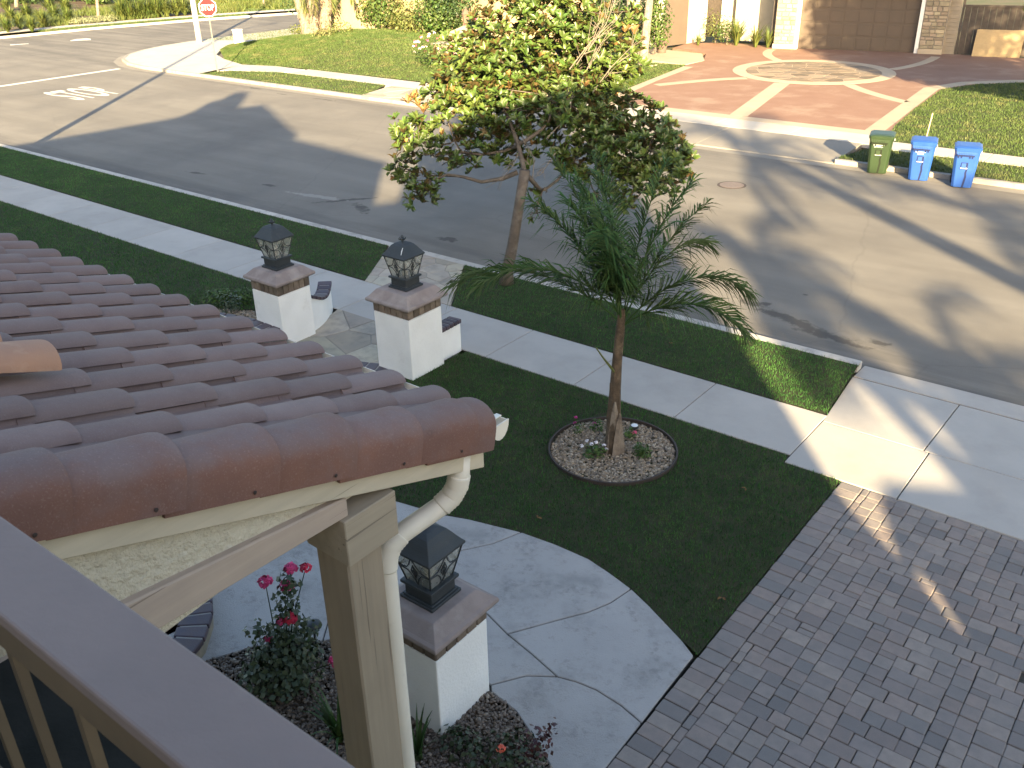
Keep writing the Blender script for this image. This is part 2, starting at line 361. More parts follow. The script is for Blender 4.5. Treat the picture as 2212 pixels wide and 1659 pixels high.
# ------------------------------------------------------------------ lawns
def blades(n, x, y, z, h, w, lean=.5):
    a = rng.uniform(0, 2*np.pi, n); b = rng.uniform(0, 2*np.pi, n); hh = h*rng.uniform(.55, 1.15, n); ww = w*rng.uniform(.7, 1.2, n); ln = hh*lean*rng.uniform(0, 1, n)
    px, py = np.cos(a)*ww/2, np.sin(a)*ww/2
    v = np.empty((n, 3, 3)); v[:, 0] = np.stack([x-px, y-py, z], 1); v[:, 1] = np.stack([x+px, y+py, z], 1); v[:, 2] = np.stack([x+np.cos(b)*ln, y+np.sin(b)*ln, z+hh], 1)
    return v.reshape(-1, 3)
def lawn(name, poly, dens, h, w, mat, label, z=K, soil=True):
    if soil: sheet(name, poly, z-.004, A['fsoil'] if mat == A['grass_far'] else A['soil'])
    xs = [p[0] for p in poly]; ys = [p[1] for p in poly]; ar = (max(xs)-min(xs))*(max(ys)-min(ys)); n = int(ar*dens)
    x = rng.uniform(min(xs), max(xs), n); y = rng.uniform(min(ys), max(ys), n); k = in_poly(x, y, poly); x, y = x[k], y[k]; n = len(x)
    x = x+rng.normal(0, .013, n); y = y+rng.normal(0, .013, n); v = blades(n, x, y, np.full(n, z-.01), h, w)
    o = link(name.replace('lawn', 'grass') if 'lawn' in name else name+'_grass', np_mesh(name, v, np.arange(n*3).reshape(-1, 3), mat)); tag(o, label, 'grass', kind='stuff'); return o
WE = g2([(1500, 1416), (1475, 1384), (1404, 1309), (1364, 1271), (1318, 1237), (1271, 1206), (1200, 1175), (1127, 1149), (1014, 1121), (957, 1111), (850, 1080)])   # curved lawn edge of the front walk
LB = (-5.40, 8.93); LR = .83              # round bed in the lawn
main = [(-8.93, 10.16), (-3.52, 10.15), (-3.48, 9.965), (-2.765, 9.965), (-2.765, 6.26)] + WE[1:] + [(-8.9, 7.2), (-9.2, 8.6)]
ring = [(LB[0]+LR*math.cos(a), LB[1]+LR*math.sin(a)) for a in np.linspace(0, 2*math.pi, 40, endpoint=False)]
o = lawn('front_lawn', main, 3600, .045, .0075, A['grass'], 'short dark green grass of the front lawn around the round gravel bed')
# remove the blades that would grow inside the round bed
me = o.data; co = np.empty(len(me.vertices)*3, np.float32); me.vertices.foreach_get('co', co); co = co.reshape(-1, 3, 3)
keep = np.hypot(co[:, 0, 0]-LB[0], co[:, 0, 1]-LB[1]) > LR+.015; co = co[keep]; o.data = np_mesh('front_grass', co.reshape(-1, 3), np.arange(len(co)*3), A['grass'])
lawn('parkway_lawn', [(-50, SW1+.03), (-12.60, SW1+.03), (-13.75, KN-.2), (-50, KN-.2)], 2200, .045, .009, A['grass'], 'long strip of dark grass between kerb and pavement left of the stone path')
lawn('kerbside_lawn', [(-10.40, SW1+.02), (-3.53, SW1+.02), (-3.70, KN-.19), (-11.60, KN-.19)], 3000, .045, .008, A['grass'], 'strip of grass between kerb and pavement under the big tree, ending at the driveway')
lawn('side_lawn', [(-50, SW0-.02), (-12.9, SW0-.02), (-13.1, 9.35), (-14.9, 8.35), (-16.5, 6.5), (-50, 6.5)], 1800, .05, .010, A['grass'], 'dark green lawn left of the pillars behind the tiled roof')
# ------------------------------------------------------------------ paver driveway
dw = thing('paver_driveway', None, None, kind='structure')
DX0, DY1 = -2.755, 9.965
MB().prism([(DX0, -1), (6, -1), (6, DY1), (DX0, DY1)], -.02, K-.030).build('joint_sand', pm('joint_sand', (.045, .043, .040), (.07, .065, .055), 20, .95), dw)
UNIT = .0815
def in_view(x, y, z=K, m=25):
    d = np.array([x, y, z])-CPOS; q = d@_fw
    if q <= 0: return False
    px, py = CX+FPX*(d@_rt)/q, CY-FPX*(d@_up)/q; return -m < px < 2212+m and -m < py < 1659+m
pieces = []
y = DY1-.005
while y > 3.9:                                                  # soldier course along the lawn
    pieces.append((DX0+.135, y-.081, .27, .162)); y -= .162
x = DX0+.28
gx0 = DX0+.275; NX, NY = int(4.9/UNIT), int(6.2/UNIT); occ = np.zeros((NX, NY), bool); pr = random.Random(5)
for j in range(NY):
    i = 0
    while i < NX:
        if occ[i, j]: i += 1; continue
        run = 1
        while i+run < NX and not occ[i+run, j]: run += 1
        q = pr.random(); opts = [(3, 2), (2, 2)] if q < .5 else [(2, 2), (3, 2)]
        if q > .90: opts = [(2, 1), (3, 1)] + opts
        opts = [(a, b) for a, b in opts if a <= run and run-a != 1] or [(a, b) for a, b in opts if a <= run]
        if i == 0 and pr.random() < .75: opts = [(1, 2), (1, 1)]
        for a, b in opts + [(1, 2), (2, 1), (1, 1)]:
            if i+a <= NX and j+b <= NY and not occ[i:i+a, j:j+b].any():
                occ[i:i+a, j:j+b] = True; pieces.append((gx0+(i+a/2)*UNIT, DY1-.005-(j+b/2)*UNIT, a*UNIT, b*UNIT)); break
        i += 1
def paver_mesh(lx, ly):
    return MB().box((0, 0, -.03), (lx-.004, ly-.004, .06)).mesh('paver', A['paver'], bevel=.011, seg=2)
pcache = {}; vis = [p for p in pieces if in_view(p[0], p[1])]
vis.sort(key=lambda p: math.hypot(p[0], p[1]))
pr = random.Random(9); rest = MB()
for k, (px, py, lx, ly) in enumerate(vis):
    key = (round(lx, 3), round(ly, 3)); ddx, ddy, rz, dz = pr.uniform(-.004, .004), pr.uniform(-.004, .004), pr.uniform(-.018, .018), pr.uniform(-.003, .003)
    if k < 300:
        if key not in pcache: pcache[key] = paver_mesh(lx, ly)
        link('paver', pcache[key], dw, (px+ddx, py+ddy, K+dz), rz)
    else:
        b = .011; hx, hy = (lx-.004)/2, (ly-.004)/2; c, s = math.cos(rz), math.sin(rz)
        def ringv(ax, ay, z, e): return [(px+ddx+X*c-Y*s, py+ddy+X*s+Y*c, z) for X, Y in ((-ax+e, -ay), (ax-e, -ay), (ax, -ay+e), (ax, ay-e), (ax-e, ay), (-ax+e, ay), (-ax, ay-e), (-ax, -ay+e))]
        v = ringv(hx, hy, K+dz-.06, b) + ringv(hx, hy, K+dz-b*.9, b) + ringv(hx-b*.3, hy-b*.3, K+dz-b*.3, b) + ringv(hx-b, hy-b, K+dz, b*.8)
        rest.add(v, [(r*8+i, r*8+(i+1) % 8, r*8+8+(i+1) % 8, r*8+8+i) for r in range(3) for i in range(8)] + [tuple(range(24, 32))])
o = rest.build('far_pavers', A['paver'], dw); o['kind'] = 'stuff'
# ------------------------------------------------------------------ stamped front walk: separate slabs with saw-cut joints
fw_ = thing('front_walk', None, None, kind='structure')
WS = {'a': [(850, 1080), (957, 1111), (1014, 1121), (1127, 1149), (1064, 1174), (1000, 1188), (900, 1207), (860, 1290), (735, 1300), (712, 1330), (697, 1384), (551, 1396), (426, 1434), (340, 1475), (250, 1380), (420, 1180), (640, 1060)],
      'f': [(735, 1300), (860, 1290), (900, 1360), (860, 1400), (727, 1381), (697, 1384), (712, 1330)],
      'b': [(1127, 1149), (1200, 1175), (1271, 1206), (1318, 1237), (1364, 1271), (1318, 1302), (1270, 1322), (1204, 1339), (1096, 1369), (1054, 1327), (960, 1265), (900, 1207), (1000, 1188), (1064, 1174)],
      'c': [(1364, 1271), (1404, 1309), (1475, 1384), (1499, 1416), (1386, 1561), (1340, 1522), (1287, 1489), (1245, 1472), (1204, 1461), (1150, 1413), (1096, 1369), (1204, 1339), (1270, 1322), (1318, 1302)],
      'd': [(1054, 1327), (1096, 1369), (1150, 1413), (1204, 1461), (1137, 1459), (1060, 1479), (1000, 1440), (900, 1360), (860, 1290), (900, 1207), (960, 1265)],
      'e': [(1060, 1479), (1137, 1459), (1204, 1461), (1245, 1472), (1287, 1489), (1340, 1522), (1386, 1561), (1311, 1656), (1270, 1720), (1195, 1720), (1191, 1659), (1161, 1606), (1114, 1536), (1061, 1494)]}
for k, px in WS.items():
    poly = shrink(g2(px, K), .006); MB().prism(poly, 0, K).build('slab', A['stamp'], fw_, bevel=.007)
MB().prism(g2([(850, 1080), (1127, 1149), (1271, 1206), (1364, 1271), (1404, 1309), (1475, 1384), (1499, 1416), (1311, 1656), (1270, 1720), (1195, 1720), (1061, 1494), (900, 1500), (340, 1475), (250, 1380), (640, 1060)]), -.02, K-.02).build('joint_bed', A['joint'], fw_)
# ------------------------------------------------------------------ flagstone path to the kerb and flagstone landing between the pillars
def flags(name, region, n, z, seed, gap=.016):
    root = thing(name, None, None, kind='structure'); MB().prism(region, -.02, z-.007).build('mortar_bed', A['mortar'], root)
    rr = random.Random(seed)
    for c in voronoi_cells(region, n, gap, rr):
        MB().prism(c, z-.05, z+rr.uniform(-.002, .004)).build('flagstone', A['flag'], root, bevel=.006)
    return root
flags('flagstone_path', [(-13.70, KN-.2), (-12.62, SW1+.01), (-10.42, SW1+.01), (-11.62, KN-.2)], 22, K, 3)
flags('flagstone_landing', [(-11.95, 10.16), (-9.1, 10.16), (-9.3, 8.95), (-10.0, 8.68), (-10.7, 8.55), (-11.4, 8.62)], 10, K+.02, 8)
# ------------------------------------------------------------------ pillars, lanterns and low walls of the entry
A['stucco'] = pm('stucco_white', (.88, .87, .84), (.83, .82, .79), 3, .9, bump=.55, bscale=38, bdist=.012, c3=(.62, .60, .56), s3=2.5, t3=(.62, .85))
A['cap'] = pm('cast_stone_cap', (.30, .245, .225), (.25, .205, .19), 5, .85, bump=.3, bscale=90, c3=(.36, .31, .28), s3=3)
A['brick'] = pm('brick_brown', (.21, .165, .125), (.15, .115, .09), 14, .85, bump=.4, bscale=60, rnd='obj', amt=.35)
A['dbrick'] = pm('brick_purple', (.062, .050, .070), (.080, .055, .060), 8, .55, spec=.4, bump=.25, bscale=70, rnd='obj', amt=.22)
A['grout'] = pm('brick_grout', (.30, .28, .26), (.25, .23, .21), 12, .9)
A['grout2'] = pm('brick_grout_brown', (.17, .14, .115), (.14, .115, .095), 12, .9)
A['iron'] = pm('lantern_metal', (.032, .038, .042), (.042, .047, .050), 6, .5, spec=.4, bump=.15, bscale=120, c3=(.075, .08, .08), s3=7, t3=(.6, .8))
t = NT('lantern_glass'); t.b.inputs['Transmission Weight'].default_value = .88; t.b.inputs['IOR'].default_value = 1.1
t.l(t.ramp(t.noise(5, 3), .3, .7, .15, .35), t.b.inputs['Roughness']); A['pane'] = t.done((.88, .88, .84), .35, .4)
def lantern(loc, label):
    r = thing('pillar_lantern', label, 'lantern', loc, 0, 'lanterns on the white pillars')
    m = A['iron']
    MB().box((0, 0, .015), (.37, .37, .03)).box((0, 0, .038), (.335, .335, .016)).build('foot_plate', m, r, bevel=.005)
    MB().box((0, 0, .1), (.30, .30, .11)).build('plinth', m, r, bevel=.006)
    MB().box((0, 0, .168), (.355, .355, .032)).build('collar', m, r, bevel=.01, seg=2)
    zb, zt, hb, ht = .184, .497, .135, .205
    for a, b in ((-1, -1), (1, -1), (1, 1), (-1, 1)): MB().tube([(a*hb, b*hb, zb), (a*ht, b*ht, zt)], .0085, 6).build('corner_bar', m, r)
    for k in range(4):
        ca, sa = math.cos(k*math.pi/2), math.sin(k*math.pi/2)
        def pt(s_, t_, off=0.0):
            h = hb+(ht-hb)*t_; x, y, z = s_*h, -(h+off-.004), zb+(zt-zb)*t_
            return (x*ca-y*sa, x*sa+y*ca, z)
        MB().add([pt(-1, 0), pt(1, 0), pt(1, 1), pt(-1, 1), pt(-1, 0, -.004), pt(1, 0, -.004), pt(1, 1, -.004), pt(-1, 1, -.004)], [(0, 1, 2, 3), (7, 6, 5, 4), (0, 4, 5, 1), (2, 6, 7, 3), (1, 5, 6, 2), (3, 7, 4, 0)]).build('pane', A['pane'], r)
        tr = MB(); R_ = .0062
        for P_ in ([(-1, .5), (-.45, .44), (-.22, .28), (0, 0)], [(1, .5), (.45, .44), (.22, .28), (0, 0)], [(-1, .5), (-.45, .56), (-.22, .72), (0, 1)], [(1, .5), (.45, .56), (.22, .72), (0, 1)],
                   [(-.2, .5), (0, .27), (.2, .5), (0, .73), (-.2, .5)]):
            tr.tube([pt(a, b, .005) for a, b in P_], R_, 5)
        tr.tube([pt(0, .27, .005), pt(0, .73, .005)], R_, 5); tr.tube([pt(-.2, .5, .005), pt(.2, .5, .005)], R_, 5)
        tr.build('tracery', m, r)
    MB().lathe([(.045, .186), (.045, .30), (.03, .31), (.022, .36)], 10).build('lamp_holder', pm('lamp_holder', (.55, .52, .46)) if 'lh' not in A else A['lh'], r)
    MB().lathe([(.19, zt-.012), (.222, zt-.006), (.226, zt+.016), (.205, zt+.04), (.178, zt+.075), (.15, zt+.118), (.118, zt+.160), (.08, zt+.188), (.04, zt+.204), (.02, zt+.208)], 4, sq=True).build('lantern_roof', m, r, bevel=.004)
    fn = MB().lathe([(.02, .70), (.016, .715), (.034, .73), (.038, .745), (.022, .76), (.026, .77), (.012, .79), (.004, .80)], 10)
    for a in range(6): w = a*math.pi/3; fn.tube([(.02*math.cos(w), .02*math.sin(w), .722), (.05*math.cos(w), .05*math.sin(w), .738), (.055*math.cos(w), .055*math.sin(w), .758)], [.008, .009, .004], 5)
    fn.build('finial', m, r); return r
def pillar(c, w, zw, hb, ztop, label, nb=6):
    r = thing('white_pillar', label, 'pillar', (c[0], c[1], 0), 0, 'white stucco pillars with lanterns')
    MB().box((0, 0, (zw-.04)/2), (w, w, zw+.04)).build('shaft', A['stucco'], r, bevel=.012, seg=2)
    MB().box((0, 0, zw+hb/2+.005), (w-.03, w-.03, hb)).build('brick_bed', A['grout2'], r)
    bw = w/nb
    for k in range(4):
        ca, sa = math.cos(k*math.pi/2), math.sin(k*math.pi/2)
        for i in range(nb-1):
            s_ = -w/2+bw*(i+.5)+(bw if False else 0); x, y = s_+.0, -(w/2-.025)
            MB().box((0, 0, 0), (bw-.012, .055, hb-.008)).build('brick', A['brick'], r, bevel=.005, loc=(x*ca-y*sa, x*sa+y*ca, zw+hb/2+.008), rz=k*math.pi/2)
        x, y = w/2-bw*.5+.002, -(w/2-.025)
        MB().box((0, 0, 0), (bw-.008, .056, hb-.008)).build('brick', A['brick'], r, bevel=.005, loc=(x*ca-y*sa, x*sa+y*ca, zw+hb/2+.008), rz=k*math.pi/2)
    z0 = zw+hb+.008; cw = w/2+.082
    MB().lathe([(w/2+.012, z0), (w/2+.03, z0+.02), (cw-.03, z0+.024), (cw-.005, z0+.038), (cw, z0+.06), (cw-.006, z0+.085), (cw-.03, z0+.10), (cw-.036, z0+.103), (w/2-.045, ztop-.012), (w/2-.06, ztop-.002), (w/2-.10, ztop)], 4, sq=True).build('cap', A['cap'], r, bevel=.006, seg=2)
    return r
pillar((-11.77, 8.86), .66, 1.02, .150, 1.38, 'white stucco pillar left of the entry, joined to a curved low wall')
pillar((-9.29, 9.25), .72, 1.10, .13, 1.46, 'white stucco pillar right of the entry beside the palm fronds')
pillar((-4.40, 4.40), .66, .965, .130, 1.305, 'white stucco pillar beside the downspout, nearest of the three', 5)
lantern((-11.77, 8.86, 1.38), 'dark metal lantern on the pillar left of the entry, farthest left of the three')
lantern((-9.29, 9.25, 1.46), 'dark metal lantern with a white streak on its roof, on the right entry pillar')
lantern((-4.40, 4.40, 1.305), 'large dark metal lantern half hidden by the downspout, nearest of the three')
# white streak on the second lantern's roof
MB().tube([(-9.17, 9.128, 1.46+.655), (-9.16, 9.09, 1.46+.61), (-9.15, 9.06, 1.46+.565)], [.004, .008, .004], 5).build('droppings', A['stucco'], None)
d = bpy.data.objects['droppings']; par = [o for o in bpy.data.objects if o.name.startswith('pillar_lantern') and 'streak' in o['label']][0]; d.parent = par; d.location = (-par.location[0], -par.location[1], -par.location[2])
def low_wall(name, path, zt, zb, label, thick=.16, nbr=8, cop=.30, coph=.07):
    """curved stucco wall with a coping of bricks laid across it; zt may vary along the path"""
    r = thing(name, label, 'wall'); n = len(path)-1
    L, Rr = offset(path, -thick/2), offset(path, thick/2)
    v = []; f = []
    for i in range(n+1):
        v += [(*L[i], zb), (*Rr[i], zb), (*Rr[i], zt[i]), (*L[i], zt[i])]
    for i in range(n):
        for k in range(4): f.append((i*4+k, i*4+(k+1) % 4, i*4+4+(k+1) % 4, i*4+4+k))
    f += [(3, 2, 1, 0), tuple(n*4+k for k in range(4))]
    MB().add(v, f).build('wall_body', A['stucco'], r)
    CL, CR = offset(path, -cop/2), offset(path, cop/2); gv = []; gf = []
    for i in range(n+1): gv += [(*(Vector(L[i])*.9+Vector(Rr[i])*.1), zt[i]-.001), (*(Vector(Rr[i])*.9+Vector(L[i])*.1), zt[i]-.001), (*Rr[i], zt[i]+coph-.008), (*L[i], zt[i]+coph-.008)]
    for i in range(n):
        for k in range(4): gf.append((i*4+k, i*4+(k+1) % 4, i*4+4+(k+1) % 4, i*4+4+k))
    gf += [(3, 2, 1, 0), tuple(n*4+k for k in range(4))]
    MB().add(gv, gf).build('coping_bed', A['grout'], r)
    def ip(arr, t):
        t = min(max(t, 0), n-1e-6); i = int(t); q = t-i; return tuple(arr[i][k]*(1-q)+arr[i+1][k]*q for k in range(len(arr[0])))
    z1 = [(z,) for z in zt]
    for b in range(nbr):
        t0, t1 = n*(b+.06)/nbr, n*(b+.94)/nbr; za, zc = ip(z1, t0)[0], ip(z1, t1)[0]
        a0, a1, b0, b1 = ip(CL, t0), ip(CL, t1), ip(CR, t0), ip(CR, t1)
        vs = [(*a0, za), (*b0, za), (*b1, zc), (*a1, zc), (*a0, za+coph), (*b0, za+coph), (*b1, zc+coph), (*a1, zc+coph)]
        MB().add(vs, [(3, 2, 1, 0), (4, 5, 6, 7), (0, 1, 5, 4), (1, 2, 6, 5), (2, 3, 7, 6), (3, 0, 4, 7)]).build('coping_brick', A['dbrick'], r, bevel=.012, seg=2)
    return r
def arcpts(c, r, a0, a1, n): return [(c[0]+r*math.cos(math.radians(a)), c[1]+r*math.sin(math.radians(a))) for a in np.linspace(a0, a1, n)]
def curve3(p0, p1, p2, n): return [tuple((1-t)**2*np.array(p0)+2*t*(1-t)*np.array(p1)+t*t*np.array(p2)) for t in np.linspace(0, 1, n)]
w1 = curve3((-11.60, 9.12), (-11.68, 9.62), (-12.15, 10.10), 9)
low_wall('wing_wall', w1, [.80, .74, .67, .60, .55, .53, .54, .57, .60], .1, 'short curved white wing wall with a dipping brick coping behind the left pillar', .17, 9, .24, .06)
w2 = curve3((-11.50, 8.40), (-12.4, 8.45), (-13.3, 8.05), 8)
low_wall('planter_wall', w2, [.40]*8, .1, 'low white wall with dark brick coping left of the left pillar', .17, 9, .34, .07)
w3 = curve3((-9.13, 9.58), (-9.13, 9.9), (-9.15, 10.17), 8)
low_wall('return_wall', w3, [.60]*8, .1, 'short white wall with dark brick coping right of the right pillar', .17, 6, .24, .07)
# brick-edged step of the landing and the curved porch step nearer the house
def brick_step(name, path, z0, z1, depth, nbr, label, riser):
    r = thing(name, label, 'step'); L, R_ = offset(path, depth/2), offset(path, -depth/2); n = len(path)-1
    ii, oo = offset(path, depth/2-.035), offset(path, -depth/2+.02)
    MB().prism(ii+oo[::-1], z0, z1-.065).build('riser', riser, r)
    MB().prism(offset(path, depth/2-.03)+oo[::-1], z1-.066, z1-.008).build('mortar_bed', A['grout'], r)
    def ip(arr, t):
        t = min(max(t, 0), n-1e-6); i = int(t); q = t-i; return tuple(arr[i][k]*(1-q)+arr[i+1][k]*q for k in range(2))
    for b in range(nbr):
        t0, t1 = n*(b+.045)/nbr, n*(b+.955)/nbr
        MB().prism([ip(L, t0), ip(L, t1), ip(R_, t1), ip(R_, t0)], z1-.064, z1).build('brick', A['dbrick'], r, bevel=.014, seg=2)
    return r
tanr = pm('step_riser', (.30, .26, .20), (.24, .21, .16), 8, .9, bump=.3)
brick_step('landing_step', curve3((-11.5, 8.62), (-10.55, 8.38), (-9.45, 8.93), 10), .02, K+.045, .27, 12, 'curved step of dark purple bricks edging the stone landing between the pillars', tanr)
ps = g2([(300, 1500), (360, 1440), (408, 1380), (425, 1330), (424, 1290), (410, 1250), (385, 1215)], .30)
brick_step('porch_step', ps[::-1], .02, .32, .31, 12, 'curved dark brick step under the porch beam at lower left', tanr)
MB().prism(offset(ps[::-1], -.10)+[gp(250, 1230, .3)[:2], gp(200, 1450, .3)[:2]], 0, .285).build('porch_floor', A['stamp'])
tag(bpy.data.objects['porch_floor'], kind='structure')
# ------------------------------------------------------------------ own house: porch roof with single tiles, post, downspout, balcony rail
A['tile'] = None
t = NT('roof_tile_brown'); col = t.mix(t.ramp(t.noise(3.5, 5, .6), .3, .7), (.180, .122, .112), (.222, .163, .150))
col = t.mix(t.ramp(t.noise(1.3, 4), .45, .7, 0, .6), col, (.175, .130, .124)); col = t.mix(t.ramp(t.noise(180, 2), .56, .72, 0, .35), col, (.27, .22, .20))
col = t.val(col, t.ramp(t.n('ObjectInfo').outputs['Random'], 0, 1, .86, 1.14)); t.bump(t.math('ADD', t.noise(160, 3, .7), t.noise(30, 3)), .35, .004); A['tile'] = t.done(col, .82, .3)
t = NT('rake_tile_terracotta'); nz = t.n('SeparateXYZ'); t.l(t.pos.outputs['Normal'], nz.inputs[0])
col = t.mix(t.ramp(t.noise(3.2, 4), .35, .65), (.200, .100, .072), (.165, .088, .070)); top_tint = t.math('ADD', t.ramp(nz.outputs[2], .25, .85, 0, .8), t.ramp(t.noise(6, 5, .65), .35, .65, -.35, .35))  # upward faces tinted greyer than the sides, broken up by noise
col = t.mix(top_tint, col, (.180, .128, .120)); col = t.mix(t.ramp(t.noise(150, 2), .57, .72, 0, .35), col, (.32, .22, .19)); col = t.mix(t.ramp(t.noise(9, 5, .7), .62, .75, 0, .45), col, (.10, .065, .055))
col = t.val(col, t.ramp(t.n('ObjectInfo').outputs['Random'], 0, 1, .88, 1.12)); t.bump(t.math('ADD', t.noise(140, 3, .7), t.noise(25, 3)), .4, .004); A['rake'] = t.done(col, .8, .3)
A['orange'] = pm('tile_orange', (.40, .225, .14), (.36, .21, .145), 5, .85, bump=.3, bscale=130, bdist=.004, c3=(.44, .28, .19), s3=9)
def woodmat(name, c1, c2, axis, crack=(.10, .08, .06), tilt=0.0):
    t = NT(name); mp = t.n('Mapping'); mp.inputs['Rotation'].default_value = (tilt, 0, 0); t.l(t.pos.outputs['Position'], mp.inputs[0]); sc = [22, 22, 22]; sc[axis] = 1.2; mp.inputs['Scale'].default_value = sc
    col = t.mix(t.ramp(t.noise(1, 5, .6, mp.outputs[0]), .3, .7), c1, c2); col = t.mix(t.ramp(t.noise(3, 4), .5, .8, 0, .4), col, tuple(x*.7 for x in c1))
    mp2 = t.n('Mapping'); mp2.inputs['Rotation'].default_value = (tilt, 0, 0); t.l(t.pos.outputs['Position'], mp2.inputs[0]); sc = [60, 60, 60]; sc[axis] = .9; mp2.inputs['Scale'].default_value = sc
    cr = t.ramp(t.noise(1, 3, .5, mp2.outputs[0]), .66, .69); col = t.mix(t.math('MULTIPLY', cr, .55), col, crack)
    t.bump(t.math('SUBTRACT', t.noise(1, 5, .6, mp.outputs[0]), cr), .4, .006); return t.done(col, .8, .25)
A['barge'] = woodmat('wood_barge_cream', (.60, .525, .40), (.50, .44, .335), 1, tilt=math.radians(19))
A['beam'] = woodmat('wood_beam_rose', (.50, .40, .32), (.42, .335, .275), 1)
A['post'] = woodmat('wood_post_tan', (.36, .295, .215), (.29, .24, .18), 2)
A['capw'] = woodmat('wood_cap_tan', (.40, .335, .25), (.33, .28, .21), 1)
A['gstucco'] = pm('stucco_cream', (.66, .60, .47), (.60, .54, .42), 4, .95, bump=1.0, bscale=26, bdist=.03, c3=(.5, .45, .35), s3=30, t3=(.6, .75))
A['pipe'] = pm('downspout_white', (.80, .745, .64), (.73, .68, .58), 3, .5, spec=.4, c3=(.40, .33, .24), s3=6, t3=(.62, .85))
house = thing('house', 'home with brown tiled porch roof, wooden post and tan walls in the foreground', 'house')
roof = MB().box((0, 0, 0), (.01, .01, .01)); roof = None
TH = math.radians(19.0); ct, st_ = math.cos(TH), math.sin(TH)
PITCHU, EXPO = .2967, .366
def zpan(y): return 4.376-(y-2.857)*math.tan(TH)
RU = -2.33                                     # gable plane of the porch roof
v_ = [(-7.6, -.6), (RU-.06, -.6), (RU-.06, 2.80), (-7.6, 2.80)]
rb = MB(); rb.add([(x, y, zpan(y)-.062) for x, y in v_] + [(x, y, zpan(y)-.10) for x, y in v_], [(0, 1, 2, 3), (7, 6, 5, 4), (0, 4, 5, 1), (1, 5, 6, 2), (2, 6, 7, 3), (3, 7, 4, 0)])
roof = rb.build('roof', pm('roof_felt', (.05, .045, .04)), house)
def tile_mesh():
    """one S tile: barrel crown at the right, pan to its left; length along +Y, butt end low"""
    cr, R_ = .083, .083; prof = []
    prof += [(-.2967+.055, .016), (-.2967+.062, .004), (-.285+.0, .0)][::-1][:0]
    pan0 = -(PITCHU)+.0
    prof = [(pan0-.014, .014), (pan0-.004, -.006), (pan0+.02, -.012), (pan0+.09, -.013), (-.176, -.008)]
    for a in np.linspace(166, 24, 11): prof.append((-.080+.084*math.cos(math.radians(a)), .0+.062*max(math.sin(math.radians(a)), 0)**.75))
    prof += [(.002, .020)]
    th = .019; L = EXPO+.06; n = len(prof); v = []; f = []
    nrm = []
    for i in range(n):
        a, b = prof[max(i-1, 0)], prof[min(i+1, n-1)]; d = math.hypot(b[0]-a[0], b[1]-a[1]); nrm.append((-(b[1]-a[1])/d, (b[0]-a[0])/d))
    segs = [(-L, 0), (-.012, 0), (0, -.0045)]
    for y, off in segs:
        for (x, z), m in zip(prof, nrm): v.append((x+m[0]*off, y, z+m[1]*off))
        for (x, z), m in zip(prof, nrm): v.append((x-m[0]*th, y, z-m[1]*th))
    m2 = 2*n
    for s_ in range(len(segs)-1):
        for i in range(n-1):
            f.append((s_*m2+i, s_*m2+i+1, (s_+1)*m2+i+1, (s_+1)*m2+i)); f.append((s_*m2+n+i+1, s_*m2+n+i, (s_+1)*m2+n+i, (s_+1)*m2+n+i+1))
        f.append((s_*m2, (s_+1)*m2, (s_+1)*m2+n, s_*m2+n)); f.append((s_*m2+n-1, s_*m2+m2-1, (s_+1)*m2+m2-1, (s_+1)*m2+n-1))
    e = (len(segs)-1)*m2
    for i in range(n-1): f.append((e+i, e+i+1, e+n+i+1, e+n+i)); f.append((i+1, i, n+i, n+i+1))
    me = bpy.data.meshes.new('roof_tile'); me.from_pydata(v, [], f); me.materials.append(A['tile']); me.update()
    bm = bmesh.new(); bm.from_mesh(me); bmesh.ops.recalc_face_normals(bm, faces=bm.faces); bm.to_mesh(me); bm.free()
    me.polygons.foreach_set('use_smooth', [True]*len(me.polygons)); me.set_sharp_from_angle(angle=math.radians(38)); return me
TM = tile_mesh(); tr = random.Random(4)
tilt = TH-math.radians(4.4)
for k in range(16):
    for j in range(9):
        x = -2.645-PITCHU*k+tr.uniform(-.004, .004); s_ = EXPO*j-.02+tr.uniform(-.005, .005)
        y = 2.857-s_*ct; z = zpan(y)-.010
        if y < -.3: continue
        o = link('roof_tile', TM, roof, (x, y, z)); o.rotation_euler = (-tilt, tr.uniform(-.012, .012), tr.uniform(-.006, .006))
